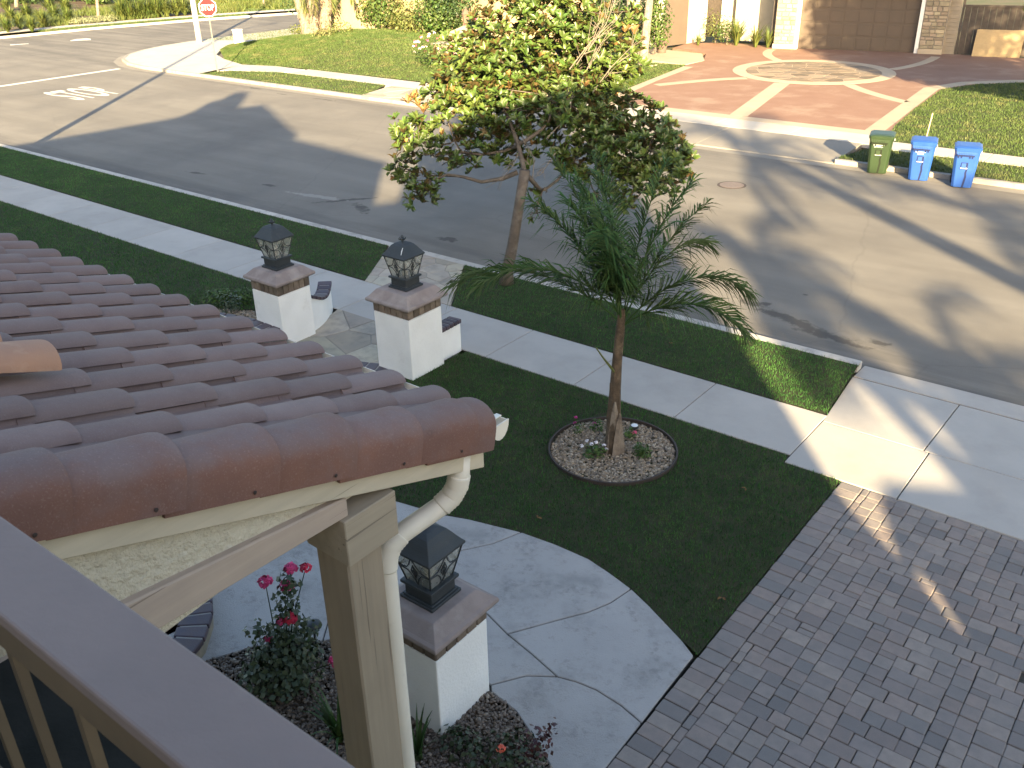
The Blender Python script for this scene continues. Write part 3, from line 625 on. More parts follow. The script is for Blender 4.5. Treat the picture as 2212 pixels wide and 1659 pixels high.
# rake tiles along the gable edge
def rake_mesh(L=.425, r=.135, skirt=.098, mat=None, name='rake_tile', full=False):
    prof = []
    if full: prof = [(r*math.cos(a), r*.62*math.sin(a)) for a in np.linspace(math.pi, 0, 13)]
    else:
        prof = [(-2*r-.07, -.050), (-2*r-.01, -.030)]; prof += [(-r+r*math.cos(a), r*.78*math.sin(a)) for a in np.linspace(math.radians(165), 0, 12)]; prof += [(0.003, -skirt*.5), (.004, -skirt)]
    n = len(prof); v = []; f = []; th = .015
    rows = [(-L, .84), (-.20, .93), (-.06, 1.0), (-.012, 1.01), (0, .99)]
    for y, sc in rows:
        cx = 0 if full else -r
        for x, z in prof: v.append((cx+(x-cx)*sc, y, z*sc if z > 0 else z))
        for x, z in prof: v.append((cx+(x-cx)*(sc-.11), y, z*(sc-.12) if z > 0 else z))
    m2 = 2*n
    for s_ in range(len(rows)-1):
        for i in range(n-1):
            f.append((s_*m2+i, s_*m2+i+1, (s_+1)*m2+i+1, (s_+1)*m2+i)); f.append((s_*m2+n+i+1, s_*m2+n+i, (s_+1)*m2+n+i, (s_+1)*m2+n+i+1))
        f.append((s_*m2, (s_+1)*m2, (s_+1)*m2+n, s_*m2+n)); f.append((s_*m2+n-1, s_*m2+m2-1, (s_+1)*m2+m2-1, (s_+1)*m2+n-1))
    e = (len(rows)-1)*m2
    for i in range(n-1): f.append((e+i, e+i+1, e+n+i+1, e+n+i)); f.append((i+1, i, n+i, n+i+1))
    me = bpy.data.meshes.new(name); me.from_pydata(v, [], f); me.materials.append(mat or A['rake']); me.update()
    bm = bmesh.new(); bm.from_mesh(me); bmesh.ops.recalc_face_normals(bm, faces=bm.faces); bm.to_mesh(me); bm.free()
    me.polygons.foreach_set('use_smooth', [True]*len(me.polygons)); me.set_sharp_from_angle(angle=math.radians(40)); return me
RM = rake_mesh(); nail = MB().lathe([(.006, 0), (.0075, .002), (.004, .004)], 8).mesh('nail_head', pm('nail_rust', (.05, .035, .03), rough=.6))
for j in range(8):
    y = 2.775-.12-EXPO*ct*(j-1) if j else 2.775
    z = 4.335-(y-2.57)*math.tan(TH)+.118+.006*(j % 2)
    o = link('rake_tile', RM, roof, (RU+.045, y, z)); o.rotation_euler = (-(TH-math.radians(3.2)), 0, tr.uniform(-.008, .008))
    for q in ((-.085,) if j else ()):
        nl = link('nail_head', nail, o, (.003, q-.02, -.075)); nl.rotation_euler = (0, math.pi/2, 0)
MB().wall_prism([(-.3, zpan(-.3)+.002), (2.80, zpan(2.80)+.002), (2.80, zpan(2.80)-.04), (-.3, zpan(-.3)-.04)], 0, -2.66, -2.38).build('mortar_fill', A['tile'], roof)
# two loose orange barrel tiles on the roof at the left
OM = rake_mesh(.40, .125, 0, A['orange'], 'barrel_tile', True)
op = np.array([-3.34, 1.40, 0])
for i, (dx, dy, dz, lab) in enumerate(((0, 0, 0, 'orange clay barrel tile lying on the roof at the left edge, the nearer one'), (-.31, -.06, .0, 'orange clay barrel tile lying on the roof at the left edge, behind the other'))):
    o = link('barrel_tile', OM, None, (op[0]+dx, op[1]+dy, zpan(op[1]+dy)+.088+dz)); o.rotation_euler = (-(TH-math.radians(2)), 0, math.radians(-4)); tag(o, lab, 'roof tile', 'loose orange tiles')
# barge board, gable stucco, beam, post with cap
def zb(y): return 4.185-(y-2.731)*.345
MB().wall_prism([(-.4, zb(-.4)), (2.735, zb(2.735)), (2.735, zb(2.735)+.16), (-.4, zb(-.4)+.17)], 0, RU-.04, RU).build('barge_board', A['barge'], house, bevel=.004)
MB().wall_prism([(2.05, zb(2.05)+.11), (2.72, zb(2.72)+.11), (2.72, zb(2.72)+.20), (2.05, zb(2.05)+.20)], 0, RU-.034, RU+.018).build('batten', A['barge'], house, bevel=.003)
MB().wall_prism([(-.4, zb(-.4)+.05), (-.4, 4.2), (1.9, 4.42), (2.2, zb(2.2)+.05)], 0, RU-.14, RU-.045).build('gable_wall', A['gstucco'], house)
MB().wall_prism([(-.4, 4.45), (1.93, 4.37), (1.93, 4.455), (1.0, 4.560), (-.4, 4.72)], 0, RU-.20, RU-.012).build('beam', A['beam'], house, bevel=.006)
MB().box((RU-.115, 1.995, 2.12), (.19, .19, 4.10)).build('post', A['post'], house, bevel=.008)
MB().wall_prism([(RU-.31, 4.31), (RU-.31, 4.275), (RU-.235, 4.165), (RU+.008, 4.155), (RU+.008, 4.37), (RU-.24, 4.37)], 1, 1.885, 2.165).build('post_cap', A['capw'], house, bevel=.004)
# gutter along the eave, with end cap
gt = MB(); n = 10; GY, GZ, GR = 2.862, 4.352, .056
v = []; f = []
for x in (RU-.005, -7.4):
    for a in np.linspace(math.pi, 2*math.pi, n): v.append((x, GY+GR*math.cos(a), GZ+GR*1.35*math.sin(a)))
    for a in np.linspace(math.pi, 2*math.pi, n): v.append((x, GY+(GR-.004)*math.cos(a), GZ+(GR-.004)*1.35*math.sin(a)))
for i in range(n-1): f += [(i, i+1, 2*n+i+1, 2*n+i), (n+i+1, n+i, 3*n+i, 3*n+i+1)]
f += [(0, 2*n, 3*n, n), (n-1, 2*n-1, 4*n-1, 3*n-1)]
gut = MB().add(v, f).build('gutter', A['pipe'], house, smooth=False)
MB().add([(RU-.002, GY+(GR+.006)*math.cos(a), GZ+(GR+.006)*1.35*math.sin(a)) for a in np.linspace(math.pi, 2*math.pi, n)] + [(RU-.008, GY+(GR+.006)*math.cos(a), GZ+(GR+.006)*1.35*math.sin(a)) for a in np.linspace(math.pi, 2*math.pi, n)],
         [tuple(range(n)), tuple(range(2*n-1, n-1, -1))] + [(i+1, i, n+i, n+i+1) for i in range(n-1)] + [(0, n-1, 2*n-1, n)]).build('end_cap', A['pipe'], gut)
MB().box((RU-.06, GY, GZ+.004), (.03, GR*2+.01, .004)).build('hanger', A['pipe'], gut)
# downspout with ribbed elbows
DS = [(-2.37, 2.62, 4.30), (-2.37, 2.606, 4.20), (-2.378, 2.596, 4.140), (-2.396, 2.572, 4.088), (-2.42, 2.525, 4.052), (-2.455, 2.400, 4.018), (-2.482, 2.318, 3.990), (-2.495, 2.268, 3.955), (-2.50, 2.242, 3.905), (-2.50, 2.232, 3.845), (-2.50, 2.230, 3.0), (-2.50, 2.230, .13)]
dsp = MB().tube(DS, [.047]*12, 18).build('downspout', A['pipe'], house, smooth=True)
def ribs(pts, name):
    m = MB(); pp = [Vector(p) for p in pts]; d = [0]
    for i in range(1, len(pp)): d.append(d[-1]+(pp[i]-pp[i-1]).length)
    N = 22; P_ = []; R_ = []
    for k in range(N+1):
        s_ = d[-1]*k/N; i = max(j for j in range(len(d)) if d[j] <= s_+1e-9); i = min(i, len(pp)-2); P_.append(pp[i].lerp(pp[i+1], (s_-d[i])/(d[i+1]-d[i]))); R_.append(.0505+(.0026 if k % 2 else 0))
    m.tube(P_, R_, 16); m.build(name, A['pipe'], dsp, smooth=True)
ribs(DS[1:5], 'elbow'); ribs(DS[6:10], 'elbow')
# house body behind and beside the camera: walls, and unseen slabs shaped to throw the long shadow across lawn and street
A['wallt'] = pm('stucco_tan', (.46, .40, .31), (.42, .36, .28), 3, .95, bump=.6, bscale=30)
SHADOW_OUTLINE = [(-17.5, 6.45), (-15.04, 7.27), (-13.9, 7.72), (-11.3, 8.75), (-8.99, 9.70), (-8.53, 10.08), (-8.30, 10.72), (-7.78, 11.0), (-7.62, 11.42), (-7.15, 11.42), (-7.0, 11.05), (-6.82, 10.52), (-5.68, 10.89), (-5.03, 10.64), (-3.79, 10.10), (-2.95, 9.80), (-2.88, 9.56), (-1.5, 9.49), (1.38, 9.34), (1.25, 9.0), (1.27, 8.06), (2.0, 8.25), (2.41, 8.42), (2.55, 9.2), (3.17, 9.5), (4.37, 10.15), (5.44, 10.56), (6.5, 10.97), (7.93, 11.43), (8.5, 11.6), (9.2, 11.35), (10.0, 10.95), (10.04, 6.45), (9.9, 5.0), (9.9, .0), (-17.5, .0)]
MB().wall_prism(SHADOW_OUTLINE, 1, -5.35, -4.9).build('gable_shadow_slab', A['wallt'], house)  # unseen thin slab, its outline shaped to cast the roofline shadow
MB().box((-4.0, -8.5, 3.1), (27, 6.2, 6.2)).build('house_wall', A['wallt'], house)
MB().box((1.0, -2.6, 3.0), (8.2, 4.4, 6.0)).build('front_wall', A['wallt'], house)
def near(p): return [(u_-3.475, z_-1.569) for u_, z_ in p]       # brings the unseen slab outlines nearer, for crisper shadow edges
A1, A2 = -1.25, -1.0
MB().wall_prism(near([(9.4, 1.57), (9.4, 6.45), (10.04, 6.45), (10.08, 5.82), (10.30, 5.56), (10.31, 5.5), (10.31, 1.57)]), 1, A1, A2).build('slot_shadow_slab', A['wallt'], house)  # unseen slab shaped as the left edge of the light slot
gw_ = MB().wall_prism(near([(10.311, 1.57), (10.311, 5.26), (21, 5.26), (21, 1.57)]), 1, A1, A2)
gw_.wall_prism(near([(10.72, 5.261), (10.74, 5.60), (10.97, 6.13), (11.32, 6.17), (12.2, 6.30), (13, 6.33), (15.5, 6.1), (21, 5.4), (21, 5.261)]), 1, A1, A2)
gw_.wall_prism(near([(10.36, 5.50), (10.42, 5.57), (10.86, 6.05), (10.969, 6.129), (10.739, 5.601)]), 1, A1, A2)
gw_.wall_prism(near([(10.311, 5.261), (10.311, 5.50), (10.36, 5.499), (10.44, 5.261)]), 1, A1, A2)
gw_.build('wing_shadow_slab', A['wallt'], house)  # unseen slab with cut-outs that shape the light on the pavers
MB().box((-1.65, .2, 2.33), (11.9, .2, 4.66)).build('ground_floor_wall', A['wallt'], house)
# balcony: dark deck, rail with scrolled bars
MB().box((.6, .18, 4.74), (5.4, 1.16, .12)).build('balcony_deck', pm('deck_coating_dark', (.018, .018, .015), (.026, .025, .021), 8, .95, spec=.1, bump=.3), house)
A['rail'] = pm('rail_painted_grey', (.215, .170, .155), (.19, .152, .14), 5, .7, bump=.12, bscale=40, c3=(.25, .205, .18), s3=4, t3=(.6, .8))
A['bar'] = pm('rail_bar_tan', (.15, .112, .070), (.12, .09, .058), 7, .6)
rail = thing('balcony_rail', 'grey topped balcony rail with tan scrolled bars at the lower left corner', 'railing')
RZ = 5.70; Y0, Y1 = .300, .404
MB().box((.3, (Y0+Y1)/2, RZ-.012), (5.2, Y1-Y0, .024)).build('rail_top', A['rail'], rail, bevel=.004, seg=2)
MB().box((.3, Y0+.043, RZ-.054), (5.2, .078, .060)).build('sub_rail', A['bar'], rail, bevel=.004)
MB().box((.3, (Y0+Y1)/2+.012, 4.93), (5.2, .04, .03)).build('bottom_rail', A['bar'], rail)
for k in range(26):
    x = -2.2+k*.19
    b = MB().box((0, 0, 5.30), (.016, .016, .74)).build('baluster', A['bar'], rail, loc=(x, (Y0+Y1)/2+.012, 0))
    if k % 2 == 0:
        pts = [(x+.095+.034*math.cos(a), (Y0+Y1)/2+.012, 5.575+.075*math.sin(a)) for a in np.linspace(0, 2*math.pi, 21)]
        MB().tube(pts, .0065, 6, False).build('scroll', A['bar'], rail, smooth=True)
# ------------------------------------------------------------------ plants near the house
def leafmat(name, c1, c2, back=None, rough=.45, spec=.4, amt=.3, hue=.02, trans=.0, sc=.9):
    t = NT(name); col = t.mix(t.ramp(t.noise(sc, 3), .35, .65), c1, c2); r = t.pos.outputs['Random Per Island']
    col = t.val(col, t.ramp(r, 0, 1, 1-amt, 1+amt)); hs = [x for x in t.t.nodes if x.type == 'HUE_SAT'][0]
    t.l(t.ramp(t.math('FRACT', t.math('MULTIPLY', r, 9.7)), 0, 1, .5-hue, .5+hue), hs.inputs['Hue'])
    if back: col = t.mix(t.pos.outputs['Backfacing'], col, back)
    m = t.done(col, rough, spec)
    if trans:
        tr_ = t.n('BsdfTranslucent'); t.l(col, tr_.inputs[0]); mx = t.n('MixShader'); mx.inputs[0].default_value = trans
        t.l(t.b.outputs[0], mx.inputs[1]); t.l(tr_.outputs[0], mx.inputs[2]); t.l(mx.outputs[0], t.out.inputs[0])
    return m
A['magleaf'] = leafmat('magnolia_leaf', (.058, .100, .020), (.092, .132, .028), (.13, .095, .040), .38, .45, .38, .025, .12)
A['magold'] = leafmat('magnolia_leaf_young', (.26, .17, .06), (.31, .21, .08), (.30, .17, .07), .5, .3, .3, .02, .15)
A['bark'] = pm('bark_grey', (.125, .100, .078), (.085, .070, .057), 7, .9, bump=.6, bscale=25, c3=(.17, .145, .12), s3=4)
A['bark2'] = pm('palm_trunk', (.27, .225, .175), (.19, .15, .115), 5, .9, bump=.8, bscale=18, bdist=.03, c3=(.12, .09, .07), s3=6, t3=(.52, .66))
A['twig'] = pm('bare_twig', (.20, .17, .135), (.15, .125, .10), 9, .85)
def frame_from(n):
    n = n/np.linalg.norm(n, axis=1, keepdims=True); ref = np.where(np.abs(n[:, 2:3]) < .9, np.array([[0, 0, 1.]]), np.array([[1., 0, 0]]))
    a = np.cross(ref, n); a /= np.linalg.norm(a, axis=1, keepdims=True); return n, a, np.cross(n, a)
def leaf_fan(base, d, up, L, Wd, droop=.25):
    """elongated folded leaves: base points, direction, surface normal; 6 vertices, 4 triangles each"""
    n = len(base); d = d/np.linalg.norm(d, axis=1, keepdims=True); s = np.cross(d, up); s /= np.linalg.norm(s, axis=1, keepdims=True)+1e-9; u = np.cross(s, d)
    L = L[:, None]; Wd = Wd[:, None]
    v = np.stack([base, base+d*L*.45+s*Wd*.5+u*Wd*.18, base+d*L*.45-s*Wd*.5+u*Wd*.18, base+d*L*.5-u*L*droop*.1, base+d*L*.8+s*Wd*.36-u*L*droop*.35+u*Wd*.1, base+d*L*.8-s*Wd*.36-u*L*droop*.35+u*Wd*.1, base+d*L-u*L*droop], 1)
    f = np.array([[0, 1, 3], [0, 3, 2], [1, 4, 3], [3, 4, 6], [3, 6, 5], [3, 5, 2]])
    return v.reshape(-1, 3), (f[None]+np.arange(n)[:, None, None]*7).reshape(-1, 3)
def rosettes(cent, nrm, per, L, Wd, spread=(.5, 1.15)):
    """whorls of leaves at twig ends"""
    N = len(cent); n, a, b = frame_from(nrm); idx = np.repeat(np.arange(N), per); M_ = len(idx)
    ph = rng.uniform(0, 2*np.pi, M_); el = rng.uniform(*spread, M_)
    d = n[idx]*np.cos(el)[:, None] + (a[idx]*np.cos(ph)[:, None]+b[idx]*np.sin(ph)[:, None])*np.sin(el)[:, None]
    d[:, 2] += .10
    return leaf_fan(cent[idx]+d*.01, d, n[idx]+rng.normal(0, .15, (M_, 3)), L*rng.uniform(.65, 1.15, M_), Wd*rng.uniform(.8, 1.15, M_), .22)
def blob_points(blobs, n, shell=.45):
    w = np.array([max(r)**2 for c, r in blobs]); w = w/w.sum(); k = rng.choice(len(blobs), n, p=w)
    d = rng.normal(0, 1, (n, 3)); d /= np.linalg.norm(d, axis=1, keepdims=True); rad = rng.uniform(shell**3, 1, n)**(1/3)
    C_ = np.array([b[0] for b in blobs])[k]; R_ = np.array([b[1] for b in blobs])[k]
    return C_+d*R_*rad[:, None], d, k
# --- magnolia
MT = np.array([-10.29, 12.92, .13]); mag = thing('magnolia_tree', 'broad street tree with glossy leaves and rusty undersides by the near kerb', 'tree', tuple(MT))
fork = MT+np.array([.30, .24, 2.15])
hr3 = _hr; dtree = 17.75
def mp_(x, y, dz=0): return dp(x, y, dtree+dz)-MT
tk = [(0, 0, -.05), (.02, .015, .25), tuple((fork-MT)*.35), tuple((fork-MT)*.7), tuple(fork-MT)]
MB().tube(tk, [.155, .115, .10, .092, .098], 12).build('trunk', A['bark'], mag, smooth=True)
BL = [(1150, 60, .0, 1.15), (1165, -70, 0, 1.0), (1030, 195, -.2, .85), (1275, 130, .1, .85), (965, 255, .2, .65), (905, 305, -.1, .52), (1090, 235, -.6, .75), (1210, 215, -.7, .75), (1110, 300, .3, .72), (1000, 330, .1, .50), (1250, 290, .1, .82), (1345, 250, .2, .62), (1400, 320, -.2, .70), (1455, 365, 0, .42), (1430, 400, .1, .34), (1330, 330, .8, .62), (1180, 170, 1.0, .95), (1060, 120, .7, .75), (1270, 215, 1.0, .85), (1095, 145, -.5, .7), (1000, 120, .2, .55), (1335, 60, .5, .55), (1215, 25, -.4, .8), (900, 390, .1, .26), (870, 365, .2, .28), (935, 395, 0, .18), (895, 430, .1, .22), (930, 428, 0, .20), (1170, 410, -.2, .2), (1350, 395, .3, .4), (1160, 460, -.1, .16), (1290, 425, .2, .25), (1350, 440, .25, .2), (1310, 290, -.3, .62), (1370, 355, .2, .52), (1420, 275, .2, .42), (1465, 330, .1, .34), (1300, 370, .1, .38), (1395, 405, -.1, .30), (1235, 350, .2, .40), (1330, 140, .2, .6), (1060, 180, .4, .7), (950, 205, .1, .45), (880, 280, .1, .34)]
blobs = [(mp_(x, y, dz), np.array([r, r, r*.85])) for x, y, dz, r in BL]
# limbs
lim = MB(); f0 = fork-MT; nodes = [(f0, .085)]; todo = [i for i in range(len(blobs)) if i not in (23, 24, 25, 26, 27)]
while todo:                                                     # each limb grows from the nearest wood already there
    best = min(((np.linalg.norm(blobs[i][0]-q[0])+.45*np.linalg.norm(q[0]-f0), i, j) for i in todo for j, q in enumerate(nodes)), key=lambda t_: t_[0])
    i, j = best[1], best[2]; p0, r0 = nodes[j]; c = blobs[i][0]; todo.remove(i)
    if j == 0: r0 = .05
    mid = p0*.5+c*.5+np.array([rng.normal(0, .07), rng.normal(0, .07), -.10]); r1 = max(r0*.62, .012)
    st0 = p0-np.array([0, 0, .12]) if j == 0 else p0
    lim.tube([tuple(st0), tuple(p0*.72+mid*.28+np.array([0, 0, -.03])), tuple(mid), tuple(c)], [r0, r0*.92, (r0+r1)/2, r1], 7); nodes.append((c, r1)); nodes.append((mid, (r0+r1)/2))
    for q in range(6):
        e = c+rng.normal(0, 1, 3)*blobs[i][1]*.6; lim.tube([tuple(c), tuple((c+e)/2+rng.normal(0, .05, 3)), tuple(e)], [r1*.6, r1*.4, .005], 5)
lo = [mp_(1118, 372), mp_(1085, 386), mp_(1040, 393), mp_(1000, 382), mp_(967, 377), mp_(930, 390), mp_(897, 402)]
lim.tube([tuple(p) for p in lo], [.05, .042, .034, .028, .022, .016, .010], 7)
for i, j in ((3, 24), (4, 23), (5, 26), (5, 27), (5, 25)): lim.tube([tuple(lo[i]), tuple((lo[i]+blobs[j][0])/2+np.array([0, 0, -.05])), tuple(blobs[j][0])], [.016, .012, .006], 5)
lim.build('limbs', A['bark'], mag, smooth=True)
pts, dirs, kk = blob_points(blobs, 2900, .45)
nr = dirs*.45+np.array([.05, -.2, .9])+rng.normal(0, .25, dirs.shape)
young = (rng.random(len(pts)) < .028)
v, f = rosettes(pts[~young], nr[~young], 10, .165, .064)
link('crown', np_mesh('crown', v, f, A['magleaf']), mag)
v, f = rosettes(pts[young], nr[young], 7, .15, .055, (.2, .7)); link('young_leaves', np_mesh('young_leaves', v, f, A['magold']), mag)
v, f = rosettes(np.array([mp_(905, 232), mp_(895, 215), mp_(915, 245), mp_(882, 225), mp_(1300, 50), mp_(1285, 40), mp_(1370, 75), mp_(1350, 70)]), np.tile([[0, -.1, 1.]], (8, 1)), 10, .2, .07, (.2, .9)); link('bronze_leaves', np_mesh('bronze_leaves', v, f, A['magold']), mag)
tw = MB()
for (x0, y0), (x1, y1) in (((1255, 180), (1320, 60)), ((1230, 150), (1345, 25)), ((1280, 200), (1375, 90)), ((1245, 140), (1305, 20)), ((1180, 300), (1240, 180)), ((1270, 110), (1330, 0)), ((1120, 330), (1080, 390)), ((1150, 390), (1130, 300)), ((1200, 330), (1160, 380))):
    a, b = mp_(x0, y0, -.9), mp_(x1, y1, -.9); mid = (a+b)/2+rng.normal(0, .06, 3); tw.tube([tuple(a), tuple(mid), tuple(b)], [.011, .008, .004], 5)
    for q in range(9):
        s0 = a+(b-a)*rng.uniform(.25, .95); e = s0+(b-a)*rng.uniform(.12, .3)+rng.normal(0, .10, 3); tw.tube([tuple(s0), tuple(e)], [.006, .003], 4)
tw.build('bare_twigs', A['twig'], mag)
# --- palm in the lawn
A['frond'] = leafmat('palm_leaflet', (.046, .090, .026), (.070, .118, .036), (.070, .105, .042), .7, .15, .4, .03, .12, 2)
A['frondy'] = leafmat('palm_leaflet_yellow', (.15, .13, .04), (.11, .12, .035), None, .55, .3, .3, .02, .1, 2)
A['sheath'] = pm('palm_sheath', (.14, .10, .065), (.065, .048, .034), 9, .85, bump=.8, bscale=60, c3=(.26, .20, .13), s3=5, t3=(.55, .75))
def frond_mesh(L, elev, droop, nl=52, ll=.42, lw=.020, plum=.5, seed=0, hang=.55, r0=.014, stem=.18):
    """one feather leaf along +X from the origin: curved stem with leaflets on both sides"""
    r = np.random.default_rng(seed); N = 14; pts = []; p = np.array([0., 0, 0]); a = elev
    for i in range(N+1):
        pts.append(p.copy()); p = p+np.array([math.cos(a), 0, math.sin(a)])*L/N; a -= droop/N*(.35+1.3*i/N)
    pts = np.array(pts); mb = MB().tube([tuple(q) for q in pts], [r0*(1-.8*i/N)+.002 for i in range(N+1)], 5)
    V, Fc = [], []
    for s in (-1, 1):
        for k in range(nl):
            t_ = stem+(1-stem)*(k+r.uniform(0, .7))/nl; q = t_*N; i = min(int(q), N-1); b = pts[i]+(pts[i+1]-pts[i])*(q-i); tg = pts[i+1]-pts[i]; tg = tg/np.linalg.norm(tg)
            l = ll*(.45+.55*math.sin(math.pi*min(1, .18+.80*t_)))*r.uniform(.85, 1.1)
            side = np.array([0, s, 0.]); nrm = np.cross(tg, side)*s; tilt = r.normal(.15, plum)
            d = tg*(.55+.35*t_)+side*math.cos(tilt)+nrm*math.sin(tilt)*.8; d /= np.linalg.norm(d)
            w = np.cross(d, tg+.3*nrm); w /= np.linalg.norm(w)+1e-9; w *= lw*r.uniform(.8, 1.2)/2
            m = b+d*l*.5-np.array([0, 0, hang*l*.16]); e = b+d*l*.92-np.array([0, 0, hang*l*r.uniform(.5, .95)]); n0 = len(V)
            V += [b-w*.5, b+w*.5, m+w, m-w, e]; Fc += [(n0, n0+1, n0+2, n0+3), (n0+3, n0+2, n0+4)]
    mb.add(V, Fc); return mb
PB = np.array([-5.38, 8.92, .13]); palm = thing('palm_tree', 'young feather palm standing in the round gravel bed', 'palm', tuple(PB), 0)
MB().tube([(0, 0, -.05), (0, 0, .1), (-.012, -.008, .45), (-.01, 0, .9), (.0, .005, 1.3), (.02, .02, 1.75), (.03, .03, 2.0)], [.125, .112, .092, .072, .062, .055, .04], 12).build('trunk', A['sheath'], palm, smooth=True)
for az, z0, z1, r_ in ((-60, .0, .78, .10), (-25, .0, .62, .125), (-120, .0, 1.02, .085), (150, .1, .9, .085), (-75, .5, 1.18, .075)):   # split old leaf bases
    a = math.radians(az); c_, s_ = math.cos(a), math.sin(a); m = MB(); nn = 5
    vs = []
    for i in range(nn+1):
        z = z0+(z1-z0)*i/nn; wd = .085*(1-i/nn)**.7+.012; rr = r_-.03*i/nn+(.035*(i/nn)**2)
        for s2 in (-1, 0, 1): vs.append((rr*c_-s2*wd*s_-(.012*c_ if s2 else 0), rr*s_+s2*wd*c_-(.012*s_ if s2 else 0), z))
        for s2 in (-1, 0, 1): vs.append(((rr-.02)*c_-s2*wd*s_*.8, (rr-.02)*s_+s2*wd*c_*.8, z))
    fs = []
    for i in range(nn):
        o_ = i*6
        for q in range(2): fs += [(o_+q, o_+q+1, o_+q+7, o_+q+6), (o_+q+4, o_+q+3, o_+q+9, o_+q+10)]
        fs += [(o_, o_+6, o_+9, o_+3), (o_+2, o_+5, o_+11, o_+8)]
    m.add(vs, fs).build('leaf_base', A['bark2'] if az in (-25, -60) else A['sheath'], palm)
crown0 = np.array([.03, .03, 1.82])
# (heading in degrees in the world, elevation, droop, length)
hd = math.degrees(HEAD)
FR = [(180+hd-10, 40, 1.55, 2.3, .5), (180+hd+12, 50, 1.7, 2.05, .5), (hd+2, 52, 1.95, 1.8, .5), (hd-26, 42, 1.95, 1.7, .5), (hd+35, 58, 1.6, 1.75, .46)]
FR += [(hd+rng.uniform(0, 360), e_, d_, L_, .46) for e_, d_, L_ in ((76, .45, 2.0), (82, .35, 2.05), (73, .5, 1.9), (79, .4, 2.0), (72, .6, 1.85), (85, .3, 1.9), (75, .5, 1.95), (83, .4, 2.0), (70, .7, 1.8))]
FR += [(hd+150, 72, .5, 2.15, .46), (hd+185, 66, .6, 1.95, .46), (hd+120, 78, .4, 2.15, .46), (hd+20, 66, .7, 1.8, .44)]
for i, (az, el, dr, L, ll) in enumerate(FR):
    o = frond_mesh(L, math.radians(el), dr, 84, ll*1.08, .020, .62, 100+i, .55, .009).build('frond', A['frond'], palm, loc=tuple(crown0+np.array([0, 0, rng.uniform(-.08, .1)]))); o.rotation_euler = (0, 0, math.radians(az))
MB().tube([(0, -.05, 1.18), (-.12, -.12, 1.36), (-.2, -.17, 1.5)], [.02, .012, .008], 6).build('old_stalk', A['frondy'], palm)
# --- round bed: edging, gravel, flowers
bed = thing('garden_bed', None, None, (LB[0], LB[1], 0), kind='structure')
nn = 48; v = []; f = []
for i in range(nn):
    a = 2*math.pi*i/nn
    for r_, z in ((LR+.012, .05), (LR+.012, K+.045), (LR-.012, K+.045), (LR-.012, .05)): v.append((r_*math.cos(a), r_*math.sin(a), z))
for i in range(nn):
    for k in range(4): f.append((i*4+k, ((i+1) % nn)*4+k, ((i+1) % nn)*4+(k+1) % 4, i*4+(k+1) % 4))
MB().add(v, f).build('bed_edging', pm('edging_brown', (.055, .042, .036), rough=.7), bed)
MB().prism([(LR*.99*math.cos(a), LR*.99*math.sin(a)) for a in np.linspace(0, 2*math.pi, 48, endpoint=False)], .0, K-.012).build('bed_soil', A['mulch'], bed)
_ico = bmesh.new(); bmesh.ops.create_icosphere(_ico, subdivisions=1, radius=1); IV = np.array([v.co[:] for v in _ico.verts]); IF = np.array([[v.index for v in f.verts] for f in _ico.faces]); _ico.free()
def stones(n, x, y, z, smin, smax):
    sc = rng.uniform(smin, smax, (n, 1))*np.stack([rng.uniform(.7, 1.3, n), rng.uniform(.6, 1, n), rng.uniform(.4, .75, n)], 1)
    a = rng.uniform(0, 2*np.pi, n); jit = 1+rng.normal(0, .13, (n, len(IV), 1)); V = IV[None]*jit*sc[:, None, :]
    tl = rng.normal(0, .35, (n, 1)); V[:, :, 2] += V[:, :, 0]*tl
    X = V[:, :, 0]*np.cos(a)[:, None]-V[:, :, 1]*np.sin(a)[:, None]+x[:, None]; Y = V[:, :, 0]*np.sin(a)[:, None]+V[:, :, 1]*np.cos(a)[:, None]+y[:, None]; Z = V[:, :, 2]+z[:, None]
    return np.stack([X, Y, Z], 2).reshape(-1, 3), (IF[None]+np.arange(n)[:, None, None]*len(IV)).reshape(-1, 3)
def gravel_mat(name, cols):
    t = NT(name); cr = t.n('ValToRGB'); t.l(t.pos.outputs['Random Per Island'], cr.inputs[0]); e = cr.color_ramp.elements; e[0].color = (*cols[0], 1); e[1].color = (*cols[-1], 1)
    for i, c in enumerate(cols[1:-1]): q = e.new((i+1)/(len(cols)-1)); q.color = (*c, 1)
    col = t.mix(t.ramp(t.noise(60, 3), .4, .7, 0, .4), cr.outputs[0], (.10, .09, .08)); t.bump(t.noise(160, 3), .3, .004); return t.done(col, .8, .35)
A['gravel'] = gravel_mat('gravel_tan', [(.20, .155, .11), (.32, .25, .17), (.13, .105, .085), (.42, .345, .25), (.25, .19, .13), (.38, .29, .19), (.10, .085, .075), (.55, .47, .36), (.28, .23, .18)])
A['gravel2'] = gravel_mat('gravel_brown', [(.14, .105, .08), (.20, .155, .12), (.10, .08, .068), (.25, .195, .15), (.165, .125, .10), (.115, .092, .078), (.33, .28, .23), (.18, .14, .115)])
n = 6200; a = rng.uniform(0, 2*np.pi, n); r_ = (LR-.03)*np.sqrt(rng.random(n)); v, f = stones(n, LB[0]+r_*np.cos(a), LB[1]+r_*np.sin(a), K+rng.uniform(-.012, .014, n), .010, .026)
o = link('gravel', np_mesh('gravel', v, f, A['gravel'])); tag(o, 'tan pebble gravel filling the round bed around the palm', 'gravel', kind='stuff')
GB = g2([(1061, 1494), (1114, 1536), (1161, 1606), (1191, 1659), (1196, 1760), (900, 2000), (300, 1700), (330, 1490), (426, 1434), (551, 1396), (727, 1381), (830, 1376), (900, 1420)])
sheet('gravel_bed_base', GB, K-.02, A['mulch'])
